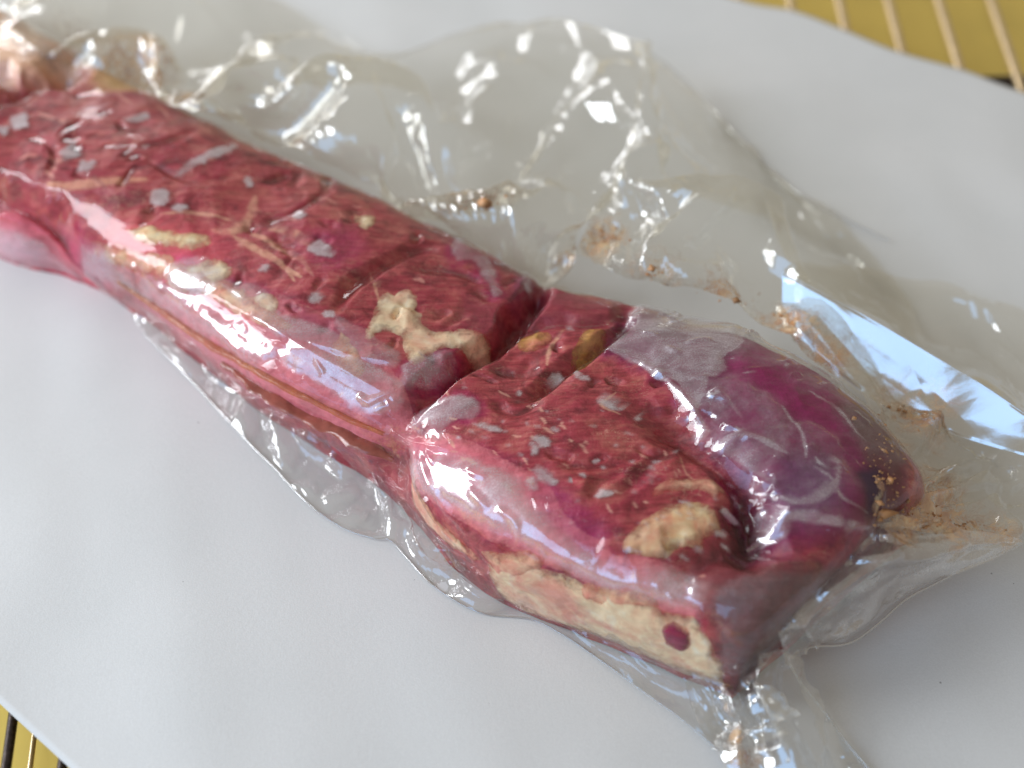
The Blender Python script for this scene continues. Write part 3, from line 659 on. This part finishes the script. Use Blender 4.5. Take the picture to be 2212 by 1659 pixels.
for k in range(60):
    x = random.uniform(1380, 1850); y = random.uniform(680, 1150)
    if y > 700+(x-1400)*.9+250 or y < 640+(x-1450)*.5: continue
    L = random.uniform(20, 60); a = random.uniform(-.5, .9)
    wrinkle([(x, y), (x+L*.5*math.cos(a), y+L*.5*math.sin(a)+random.uniform(-5, 5)), (x+L*math.cos(a), y+L*math.sin(a))], random.uniform(.0009, .0020), random.uniform(.0014, .0030))
for k in range(26):
    u = random.random(); x = 430+u*1050+random.uniform(-20, 20); y = 640+u*640+random.uniform(-40, 40)
    L = random.uniform(20, 60); a = random.uniform(.2, 1.6)
    wrinkle([(x, y), (x+L*.5*math.cos(a), y+L*.5*math.sin(a)+random.uniform(-5, 5)), (x+L*math.cos(a), y+L*math.sin(a))], random.uniform(.0005, .0014), random.uniform(.0012, .0025))
idx, sd = patch([(1330, 740), (1430, 640), (1540, 645), (1690, 715), (1800, 800), (1900, 900), (1935, 1000), (1915, 1110), (1840, 1170), (1660, 1180), (1640, 1080), (1560, 985), (1470, 865), (1390, 805)], .006, .002)
Y = X[idx]; Y = np.stack([Y[:, 0]*.35+Y[:, 1]*.25, Y[:, 1]*1.1-Y[:, 0]*.75, Y[:, 2]], 1)+fbm(Y, .03, 2, 51)[:, None]*.006
WR[idx] += sst(0, .008, sd)*(np.clip(ridged(Y, .022, 2, 53)-.25, 0, 1)**1.3*.0022)
MF = body(BUMP+LIFT+WR+.0006, DZF, DNF)
mesh_obj('tight_film', MF-OB, quads(NS, NV), M_FILM, bag, {'haze': np.clip(HAZE, 0, 1.5), 'stain': stain_field(MF, [(1900, 960, 36, 14, .7), (1920, 1040, 30, 14, .9), (1900, 1130, 26, 14, .8), (1780, 1150, 36, 9, .6), (1650, 1150, 44, 6, .4), (865, 950, 30, 8, .6), (1560, 1440, 12, 7, .8)])})

def tri(x):
    return 1-4*np.abs(x-np.floor(x)-.5)
def folds(P, seed):
    rg = random.Random(seed*7+1); q = P+np.stack([vnoise(P, .10, seed), vnoise(P, .10, seed+3), vnoise(P, .10, seed+5)], -1)*.016
    h = 0
    for lam, sl in ((.075, .13), (.058, .13), (.044, .13), (.033, .12), (.026, .11), (.019, .09), (.014, .07)):
        th = rg.uniform(0, math.pi); ph = rg.random()*9
        x = (q[..., 0]*math.cos(th)+q[..., 1]*math.sin(th)+.35*q[..., 2])/lam+ph
        m = .25+.75*sst(-.35, .45, vnoise(P, .05, seed+int(lam*1000)))
        h = h+sl*lam/4*tri(x)*m
    return h
def buckle(P0, n, amp, excess, seed, iters=260, bend=.42):
    """relax a sheet that has more film than room (excess per point): it buckles into connected folds"""
    a = P0; P = a+n*(folds(a, seed)*(.5+amp))[..., None]
    nu, nv = a.shape[:2]
    free = np.zeros((nu, nv, 1)); free[1:-1, 1:-1] = 1
    sets = []
    for di, dj, st in ((1, 0, .5), (0, 1, .5), (1, 1, .35), (1, -1, .35), (2, 0, bend), (0, 2, bend), (4, 0, bend*.5), (0, 4, bend*.5)):
        i0, i1 = slice(0, nu-di), slice(di, nu)
        j0, j1 = (slice(0, nv-dj), slice(dj, nv)) if dj >= 0 else (slice(-dj, nv), slice(0, nv+dj))
        L = np.linalg.norm(a[i1, j1]-a[i0, j0], axis=-1, keepdims=True)
        ex = 1+excess[i0, j0, None]*(1. if max(di, abs(dj)) == 1 else .8)
        sets.append((i0, j0, i1, j1, L*ex, st))
    vel = np.zeros_like(P)
    for it in range(iters):
        D = np.zeros_like(P)
        for i0, j0, i1, j1, L, st in sets:
            d = P[i1, j1]-P[i0, j0]; l = np.linalg.norm(d, axis=-1, keepdims=True)+1e-9
            c = d*((l-L)/l)*(.5*st*.5)
            D[i0, j0] += c; D[i1, j1] -= c
        vel = vel*.6+D; P = P+vel*free*.9
        P[..., 2] = np.maximum(P[..., 2], .0006)
    return P
def flap(name, net, nu, nv, crease=(), noise=(.0012, .03), rnd=0., seed=0, hz=0., mat=None, label=None, stains=(), minz=.0006, fade=False, zones=(), crisp=0, ex=0., coarse=9):
    """loose film: net of (px, py, height mm) rows -> smooth sheet -> sharp folds along its normal"""
    K = np.array([[at(x, y, z/1000.) for x, y, z in row] for row in net])
    a = crom(K, np.linspace(0, len(K)-1, nu)); a = crom(a.transpose(1, 0, 2), np.linspace(0, K.shape[1]-1, nv)).transpose(1, 0, 2)
    n = grid_normals(a); n[n[..., 2] < 0] *= -1
    U, Vv = np.meshgrid(np.linspace(0, 1, nu), np.linspace(0, 1, nv), indexing='ij')
    edge = np.clip(np.minimum(U, 1-U)*nu/6, .15, 1)
    lines = []; thin = []
    rg = random.Random(seed)
    amp = np.full(a.shape[:2], float(rnd))
    for x, y, z, rad, am in zones:
        amp += am*np.exp(-((a-at(x, y, z/1000.))**2).sum(-1)/(rad/1000.)**2)
    flat = a.reshape(-1, 3)
    for k in range(crisp):
        c = flat[rg.randrange(len(flat))]; th = .95+rg.gauss(0, .6); Lh = rg.uniform(.02, .075)
        d = np.array([math.cos(th), math.sin(th), 0])*Lh
        thin.append((c-d, c+d, rg.uniform(.0005, .0016)*rg.choice([1, -1]), rg.uniform(.0014, .0032)))
    for px, h, wd in crease:      # drawn folds: points (px, py, mm)
        pts = [at(x, y, z/1000.) for x, y, z in px]
        for p, q in zip(pts[:-1], pts[1:]): lines.append((p-(q-p)*.25, q+(q-p)*.25, h, wd)); thin.append((p-(q-p)*.3, q+(q-p)*.3, h*.45, max(wd*.45, .0022)))
    if fade: edge = edge*np.clip(1.15-U, 0, 1)**1.6
    if ex:
        cur = a+n*(tents(a, lines)*np.clip(np.minimum(U, 1-U)*8, 0, 1))[..., None]
        for cs, e2, bd, it in ((coarse, ex, .42, 260), (max(3, coarse//2), ex*.45, .30, 120)):
            cu, cv = (nu-1)//cs+1, (nv-1)//cs+1
            iu = np.linspace(0, nu-1, cu).round().astype(int); iv = np.linspace(0, nv-1, cv).round().astype(int); ix = np.ix_(iu, iv)
            ac = cur[ix]; nc = grid_normals(ac); nc[nc[..., 2] < 0] *= -1; am = amp[ix]
            ed = np.clip(np.minimum(U, 1-U)*8, 0, 1)[ix]
            B2 = buckle(ac, nc, am*.6 if cs == coarse else am*.12-.4, e2*am*ed, seed, it, bd)
            itp = crom if cs == coarse else lerp
            b = itp(B2, np.interp(np.arange(nu), iu, np.arange(cu))); cur = itp(b.transpose(1, 0, 2), np.interp(np.arange(nv), iv, np.arange(cv))).transpose(1, 0, 2)
        P = cur+n*((noise[0]*.2*fbm(a, noise[1], 3, seed)+tents(a, thin))*edge)[..., None]
    else:
        h = tents(a, lines)+amp*folds(a, seed)+noise[0]*fbm(a, noise[1], 3, seed)
        P = a+n*(h*edge)[..., None]
    P[..., 2] = np.maximum(P[..., 2], minz)
    hv = np.full(nu*nv, hz)+np.clip(fbm(a, .02, 3, seed+2).reshape(-1), 0, 1)*hz
    o = mesh_obj(name, P.reshape(-1, 3)-OB, quads(nu, nv), mat or M_FLAP, bag, {'haze': hv, 'stain': stain_field(P.reshape(-1, 3), stains)})
    o['label'] = LB[len(FL)]; FL.append(o)
    return o
FL = []
LB = ['crumpled film standing behind the far block of beef', 'film falling from the tall ridge to the outer bag edge', 'smooth film fold mirroring the blue window', 'clear film lying on the paper beyond the blue fold', 'stained film at the near end of the beef', 'milky ribbon of film hanging off the end face', 'pleated tail of film running off the near corner', 'flat film skirt along the near left side']
# far back flap: from the far end of the beef to the standing ridge
flap('loose_film', [
    [(-40, 120, 40), (110, 130, 42), (240, 165, 40), (430, 235, 36), (620, 315, 34), (800, 400, 34), (950, 470, 34), (1065, 600, 30), (1120, 650, 26), (1240, 555, 30)],
    [(-40, 85, 44), (110, 95, 46), (250, 125, 44), (430, 195, 42), (610, 265, 40), (780, 340, 40), (930, 420, 38), (1060, 500, 36), (1130, 560, 30), (1250, 500, 30)],
    [(-40, 40, 34), (120, 40, 40), (270, 70, 42), (420, 178, 46), (620, 200, 44), (790, 260, 38), (940, 330, 34), (1080, 400, 34), (1180, 440, 32), (1300, 420, 36)],
    [(-40, -10, 20), (130, -10, 30), (300, 20, 30), (470, 120, 30), (650, 150, 40), (820, 180, 34), (960, 220, 26), (1100, 260, 26), (1230, 270, 30), (1370, 270, 46)],
    [(-40, -90, 6), (140, -90, 8), (330, -60, 8), (560, -10, 8), (720, 70, 14), (830, 125, 20), (1060, 52, 10), (1150, 50, 12), (1228, 46, 20), (1392, 92, 44)]],
    280, 520, noise=(.0005, .05), rnd=0.74, seed=4, ex=0.05, crisp=44, zones=((560, 200, 44, 60, 2.2), (720, 220, 40, 50, 2.0), (900, 330, 36, 60, 2.2), (1060, 400, 34, 50, 2.0), (330, 80, 40, 70, 1.8), (1250, 480, 34, 40, 1.6), (150, 40, 40, 60, 1.2)),  stains=((1060, 440, 36, 14, .8), (1000, 460, 35, 14, .6), (1280, 530, 31, 12, .7), (1230, 560, 30, 9, .7), (300, 130, 44, 22, .8), (420, 215, 40, 16, .6), (180, 60, 40, 16, .5), (640, 310, 36, 14, .4)),
    crease=(([(420, 180, 46), (560, 160, 46), (740, 132, 34)], .004, .008), ([(1225, 45, 20), (1290, 150, 26), (1380, 260, 44)], .005, .010), ([(1180, 300, 28), (1080, 420, 34), (1130, 560, 30)], .004, .009), ([(900, 430, 38), (980, 380, 34), (1080, 360, 30)], .004, .008), ([(480, 220, 42), (640, 210, 44), (790, 190, 36)], .005, .008), ([(640, 0, 8), (700, 60, 12), (760, 140, 20)], .003, .006)))
# right of the ridge: down to the straight outer edge of the bag
flap('loose_film', [
    [(1392, 92, 44), (1372, 270, 46), (1305, 425, 36), (1245, 555, 30)],
    [(1402, 110, 40), (1402, 330, 50), (1400, 470, 44), (1400, 610, 38)],
    [(1440, 140, 20), (1470, 370, 34), (1520, 480, 44), (1500, 630, 40)],
    [(1520, 215, 6), (1600, 400, 14), (1645, 478, 34), (1660, 680, 38)],
    [(1600, 300, 2), (1700, 440, 4), (1720, 560, 20), (1770, 770, 34)],
    [(1700, 400, 1.5), (1800, 520, 2), (1850, 640, 8), (1880, 870, 26)],
    [(1800, 460, 1), (1900, 570, 1.5), (1990, 700, 4), (2010, 900, 18)]],
    300, 240, noise=(.0004, .045), rnd=0.47, seed=8, ex=0.05, crisp=30, zones=((1330, 480, 40, 40, 2.0), (1480, 480, 44, 40, 2.2), (1620, 560, 38, 35, 2.0), (1680, 720, 36, 35, 1.6)),  stains=((1300, 520, 32, 13, .8), (1420, 600, 38, 14, .7), (1560, 640, 38, 14, .7), (1690, 700, 36, 18, .8), (1780, 780, 34, 14, .6)),
    crease=(([(1392, 92, 44), (1385, 230, 46), (1410, 340, 48), (1500, 430, 44), (1645, 480, 36), (1690, 590, 30)], .005, .008), ([(1400, 340, 50), (1350, 420, 44), (1310, 520, 36)], .004, .008), ([(1420, 420, 48), (1440, 520, 42), (1410, 600, 38)], .004, .008)))
# blue reflecting fold beside the near end
flap('loose_film', [
    [(1690, 588, 38), (1790, 640, 37), (1900, 700, 36), (2010, 765, 34), (2120, 830, 31), (2230, 905, 28)],
    [(1690, 625, 32.8), (1785, 680, 31.1), (1890, 740, 29.9), (2000, 805, 28), (2110, 870, 25.2), (2220, 930, 24)],
    [(1692, 665, 27.5), (1780, 725, 24.6), (1880, 790, 22.5), (1990, 850, 21.4), (2100, 905, 20), (2215, 950, 21.3)],
    [(1712, 735, 20.5), (1800, 800, 17), (1890, 865, 14.5), (1990, 915, 14), (2095, 950, 14.5), (2212, 985, 17.5)]],
    110, 260, noise=(.0002, .05), rnd=0.10, mat=M_FOLD, seed=12, crisp=6, zones=((1780, 720, 22, 14, .5), (1950, 860, 18, 16, .5)), stains=((1820, 760, 23, 12, .6), (1930, 880, 18, 16, .8), (2030, 860, 22, 10, .7)), crease=(([(1750, 700, 25), (1830, 800, 18)], .0012, .006), ([(2000, 870, 20), (2060, 930, 16)], .0012, .006)))
# film lying beyond the fold out to the right edge
flap('loose_film', [
    [(1700, 560, 3), (1900, 590, 2), (2080, 625, 6), (2240, 680, 8)],
    [(1700, 590, 16), (1900, 680, 10), (2080, 740, 6), (2240, 790, 6)],
    [(1690, 586, 38), (1900, 699, 36), (2090, 812, 32), (2240, 911, 27.5)]], 90, 150, noise=(.0012, .04), rnd=0.5, seed=15, ex=0.03, crisp=14, zones=(),
    crease=(([(2050, 640, 6), (2130, 655, 8), (2240, 700, 10)], .004, .006), ([(2150, 740, 6), (2200, 810, 8)], .003, .007)))
# end flap between the near block and the far right point
flap('loose_film', [
    [(1790, 800, 40), (1880, 890, 38), (1925, 960, 34), (1938, 1030, 30), (1925, 1100, 28), (1880, 1140, 36), (1740, 1130, 42)],
    [(1850, 810, 32), (1950, 900, 26), (2000, 980, 20), (2010, 1050, 18), (2000, 1100, 24), (1960, 1125, 36), (1850, 1140, 42)],
    [(1930, 850, 24), (2020, 920, 18), (2080, 990, 13), (2100, 1060, 12), (2090, 1110, 18), (2060, 1135, 30), (1980, 1150, 38)],
    [(2060, 930, 16), (2120, 980, 12), (2170, 1030, 10), (2180, 1080, 11), (2180, 1120, 16), (2160, 1145, 24), (2100, 1160, 30)],
    [(2230, 960, 12), (2235, 1000, 10), (2232, 1050, 10), (2228, 1090, 12), (2220, 1130, 16), (2210, 1155, 20), (2202, 1168, 24)]],
    200, 260, noise=(.0008, .025), rnd=0.94, seed=18, ex=0.05, crisp=26, zones=((2010, 1050, 18, 25, .9), (1900, 880, 30, 25, .8)),  hz=.05, stains=((1990, 1110, 24, 20, 1.1), (2060, 1140, 28, 16, 1.), (2120, 1150, 26, 16, .9), (2020, 1060, 17, 12, .7), (1920, 1080, 30, 16, .9), (1900, 960, 34, 16, .7), (2000, 900, 22, 16, .7), (1950, 1130, 36, 12, .9)),
    crease=(([(1860, 830, 34), (1960, 980, 20), (2010, 1040, 18), (2120, 1060, 14), (2230, 1020, 10)], .003, .006), ([(1935, 1070, 28), (2060, 1030, 15), (2230, 965, 11)], .005, .006), ([(1930, 1100, 28), (2090, 1080, 13), (2230, 1045, 10)], .005, .006), ([(1925, 1115, 30), (2080, 1115, 18), (2228, 1100, 12)], .004, .005), ([(1930, 1000, 30), (1990, 930, 20), (2040, 900, 17)], .004, .006), ([(1950, 1010, 22), (2100, 1080, 14), (2200, 1150, 20)], .003, .006), ([(1780, 1135, 42), (1900, 1130, 40), (2050, 1145, 32)], .003, .005)))
# ribbon of film hanging off the end face, lifted off the paper
flap('loose_film', [
    [(1610, 1185, 44), (1700, 1135, 44), (1850, 1140, 42), (1960, 1128, 38), (2080, 1145, 32), (2204, 1168, 24)],
    [(1655, 1290, 34), (1740, 1270, 36), (1850, 1200, 40), (1960, 1180, 38), (2080, 1178, 32), (2206, 1170, 24)],
    [(1690, 1400, 22), (1735, 1330, 30), (1840, 1260, 34), (1950, 1212, 34), (2080, 1190, 28), (2207, 1172, 23)],
    [(1700, 1425, 12), (1765, 1375, 16), (1850, 1330, 20), (1960, 1255, 24), (2080, 1205, 25), (2208, 1174, 22)],
    [(1690, 1440, 5), (1745, 1400, 8), (1850, 1382, 9), (1980, 1280, 14), (2085, 1228, 20), (2208, 1176, 21)]],
    160, 340, noise=(.0006, .03), rnd=0.4, seed=22, ex=0.02, crisp=16, zones=(), hz=.6, mat=M_TAIL, stains=((1720, 1140, 43, 6, .8), (1830, 1145, 42, 6, .9), (1940, 1150, 38, 7, .9), (2060, 1160, 33, 7, .8), (2180, 1170, 25, 6, .5), (1780, 1330, 26, 10, .3)),
    crease=(([(1700, 1350, 28), (1800, 1262, 36), (1900, 1205, 38), (2050, 1183, 34)], .004, .005), ([(1720, 1340, 28), (1770, 1400, 12)], .003, .005)))
# tail flap running out of the bottom of the picture
flap('loose_film', [
    [(1500, 1445, 14), (1540, 1475, 8), (1600, 1440, 20), (1650, 1420, 32), (1700, 1405, 22), (1702, 1428, 10)],
    [(1490, 1480, 5), (1560, 1510, 9), (1620, 1500, 13), (1655, 1490, 28), (1710, 1470, 14), (1735, 1480, 5)],
    [(1500, 1540, 2), (1580, 1560, 6), (1640, 1555, 9), (1680, 1550, 26), (1735, 1540, 10), (1785, 1545, 2)],
    [(1540, 1620, 2), (1600, 1630, 5), (1660, 1620, 7), (1715, 1620, 20), (1770, 1615, 6), (1840, 1620, 1.5)],
    [(1620, 1740, 2), (1670, 1740, 4), (1720, 1740, 6), (1780, 1740, 13), (1850, 1740, 4), (1950, 1740, 1.5)]],
    200, 200, noise=(.0005, .02), rnd=0.8, mat=M_TAIL, seed=25, ex=0.06, crisp=22, zones=((1660, 1520, 14, 30, 1.1),),  stains=((1565, 1480, 9, 3, .8), (1580, 1530, 8, 3.5, .8), (1592, 1590, 7, 4, .8), (1605, 1640, 6, 6, .7), (1640, 1640, 6, 5, .5)),
    crease=(([(1655, 1430, 26), (1645, 1520, 14), (1670, 1590, 13), (1720, 1700, 10)], .006, .007), ([(1700, 1440, 18), (1735, 1540, 10), (1770, 1640, 6)], .005, .007), ([(1560, 1480, 8), (1590, 1560, 8), (1600, 1650, 6)], .004, .005)))
# skirt along the near left side
inner = [(180, 560), (270, 615), (340, 665), (480, 770), (620, 865), (760, 945), (840, 985), (885, 1040), (960, 1150), (1050, 1235), (1180, 1290), (1330, 1370), (1480, 1450), (1560, 1475)]
outer = [(170, 590), (255, 650), (312, 720), (440, 850), (560, 980), (690, 1110), (800, 1162), (850, 1172), (930, 1262), (1040, 1325), (1170, 1345), (1330, 1450), (1480, 1560), (1610, 1670)]
r0 = [(x, y, 12) for x, y in inner]; rl = [(x, y, 1.0) for x, y in outer]
mid = lambda t, z: [(a[0]*(1-t)+b[0]*t, a[1]*(1-t)+b[1]*t, z) for a, b in zip(inner, outer)]
flap('side_skirt', [r0, mid(.3, 5), mid(.62, 1.6), rl], 110, 800, noise=(.0006, .03), rnd=0.35, seed=29, ex=0.035, crisp=40, zones=((620, 930, 6, 20, 1.4), (840, 1050, 7, 28, 1.6), (980, 1180, 5, 28, 1.4), (430, 740, 8, 25, .8)), fade=True, stains=((840, 965, 12, 8, .7), (990, 1200, 6, 9, .5)), mat=M_SKIRT,
     crease=(([(590, 880, 8), (600, 940, 4), (640, 1000, 2)], .003, .005), ([(815, 970, 10), (825, 1050, 5), (850, 1130, 2)], .005, .006), ([(870, 1010, 10), (890, 1100, 6), (960, 1190, 4), (1050, 1265, 3)], .005, .006), ([(640, 920, 6), (760, 1030, 3), (900, 1170, 2), (1020, 1290, 2)], .002, .006), ([(1060, 1270, 4), (1200, 1320, 3), (1400, 1440, 3)], .002, .004), ([(1000, 1220, 5), (1040, 1280, 2)], .003, .004)))

def rim_edge(name, px, rad=.00028, mat=None, par=None):
    P = crom(np.array([at(x, y, z/1000.) for x, y, z in px]), np.linspace(0, len(px)-1, len(px)*10))
    P = P+np.stack([vnoise(P, .012, 3), vnoise(P, .012, 5), vnoise(P, .015, 7)], 1)*.0006; P[:, 2] = np.maximum(P[:, 2], .0008)
    tube(name, P-OB, rad, mat or M_EDGE, par or bag, 6)
rim_edge('film_edge', [(720, 70, 14), (830, 125, 20), (950, 85, 15), (1060, 52, 10), (1150, 50, 12), (1228, 46, 20), (1310, 70, 30), (1392, 92, 44)], par=FL[0])
rim_edge('film_edge', [(1392, 92, 44), (1402, 112, 40), (1440, 140, 20), (1520, 215, 6), (1600, 300, 2), (1700, 400, 1.5), (1800, 460, 1), (1920, 520, 1)], .0004, par=FL[1])
rim_edge('film_edge', [(1690, 1440, 5), (1745, 1400, 8), (1850, 1382, 9), (1980, 1280, 14), (2085, 1228, 20), (2208, 1176, 21)], .0005, par=FL[5])
rim_edge('film_edge', [(1702, 1428, 10), (1735, 1480, 5), (1785, 1545, 2), (1840, 1620, 1.5), (1950, 1740, 1.5)], .0005, par=FL[6])
rim_edge('film_edge', [(x, y, 1.2) for x, y in outer[2:]], .0003, par=FL[7])

# ------------------------------------------------------------------ juice caught in the bag folds, crumbs and bubbles
FT = []
for o in bag.children:
    if o.name.startswith(('loose_film', 'tight_film')):
        k = 1 if o.name.startswith('loose') else 1
        me = o.data; co = np.zeros(len(me.vertices)*3); me.vertices.foreach_get('co', co)
        if o.name.startswith('tight'):
            c = co.reshape(NS, NV, 3)[::4, ::4]; FT.append(BVHTree.FromPolygons([tuple(v) for v in c.reshape(-1, 3)], [tuple(int(i) for i in f) for f in quads(*c.shape[:2])]))
        else: FT.append(BVHTree.FromPolygons([tuple(v) for v in co.reshape(-1, 3)], [tuple(p.vertices) for p in me.polygons]))
def snap(x, y, z):
    d = Vector(ray(x, y)); best = None
    for t in FT:
        h = t.ray_cast(Vector(CAM-OB), d)
        if h[0] is not None and (best is None or h[3] < best): best = h[3]
    return np.array(Vector(CAM)+d*(best+.0004)) if best else at(x, y, z/1000.)
def ribbon(name, pts, widths, mat, seed, hgt=.0012, label=None, on=False):
    pp = crom(np.array(pts, float), np.linspace(0, len(pts)-1, len(pts)*14))
    C = np.array([snap(*p) if on else at(p[0], p[1], p[2]/1000.) for p in pp]); W = np.interp(np.linspace(0, 1, len(C)), np.linspace(0, 1, len(widths)), widths)/1000.
    d = np.gradient(C, axis=0); d /= np.linalg.norm(d, axis=1, keepdims=True); s = np.cross(d, [0, 0, 1.]); s /= np.linalg.norm(s, axis=1, keepdims=True)
    nv = 12; v = np.linspace(-1, 1, nv)
    W = W*(1+.5*vnoise(C, .006, seed))
    P = C[:, None]+s[:, None]*(v[None, :, None]*W[:, None, None]); P[..., 2] += hgt*np.sqrt(np.clip(1-v**2, 0, 1))[None]*(1+.6*vnoise(P, .004, seed+1))
    o = mesh_obj(name, P.reshape(-1, 3)-OB, quads(len(C), nv), mat, bag)
    if label: o['label'] = label
ribbon('juice_streak', [(255, 610, 14), (330, 660, 10), (450, 742, 11), (600, 828, 12), (740, 900, 13), (830, 940, 16)], [.6, 1.4, 1.8, 1.5, 1.2, .8], M_JUICE, 2, .0015, 'amber line of juice along the bag fold', True)
ribbon('juice_streak', [(480, 785, 5), (580, 850, 6), (700, 915, 7), (800, 965, 8), (850, 995, 6)], [1.5, 4, 4.5, 4, 1], M_JUICED, 4, .0012, 'dark red pooled juice at the foot of the far block', True)
def crumbs(name, centres, n, size, mat, seed, label, z_lift=0.):
    rg = random.Random(seed); V = []; F = []
    for k in range(n):
        x, y, z, sx, sy = rg.choice(centres)
        p = snap(x+rg.gauss(0, sx), y+rg.gauss(0, sy), z); r = size*rg.lognormvariate(0, .6)
        ax = [rg.uniform(.4, 1.3) for _ in range(3)]; R = np.linalg.qr(np.array([[rg.gauss(0, 1) for _ in range(3)] for _ in range(3)]))[0]
        b = len(V)
        for d in ((1, 0, 0), (-1, 0, 0), (0, 1, 0), (0, -1, 0), (0, 0, 1), (0, 0, -1)):
            V.append(p+(R@(np.array(d)*np.array(ax)*r*rg.uniform(.7, 1.2)))*np.array([1, 1, .45])-OB)
        for f in ((0, 2, 4), (2, 1, 4), (1, 3, 4), (3, 0, 4), (2, 0, 5), (1, 2, 5), (3, 1, 5), (0, 3, 5)): F.append(tuple(b+i for i in f))
    o = mesh_obj(name, V, F, mat, bag, smooth=False); o['kind'] = 'stuff'; o['label'] = label
crumbs('meat_crumbs', [(1990, 1110, 28, 40, 25), (2050, 1135, 30, 60, 12), (1930, 1090, 34, 20, 40), (1900, 990, 38, 22, 40), (1990, 900, 22, 40, 20), (2060, 1140, 28, 50, 10)], 260, .0006, M_CRUMB, 3, 'brown crumbs and dried juice at the near end of the bag')
crumbs('meat_crumbs', [(1310, 510, 33, 30, 10), (1270, 530, 33, 30, 10), (1060, 440, 33, 14, 8), (1700, 690, 33, 40, 14), (1590, 640, 36, 30, 8), (1000, 450, 35, 20, 10), (1420, 590, 36, 14, 14)], 100, .0007, M_CRUMB, 5, 'brown juice flecks along the far side of the beef')
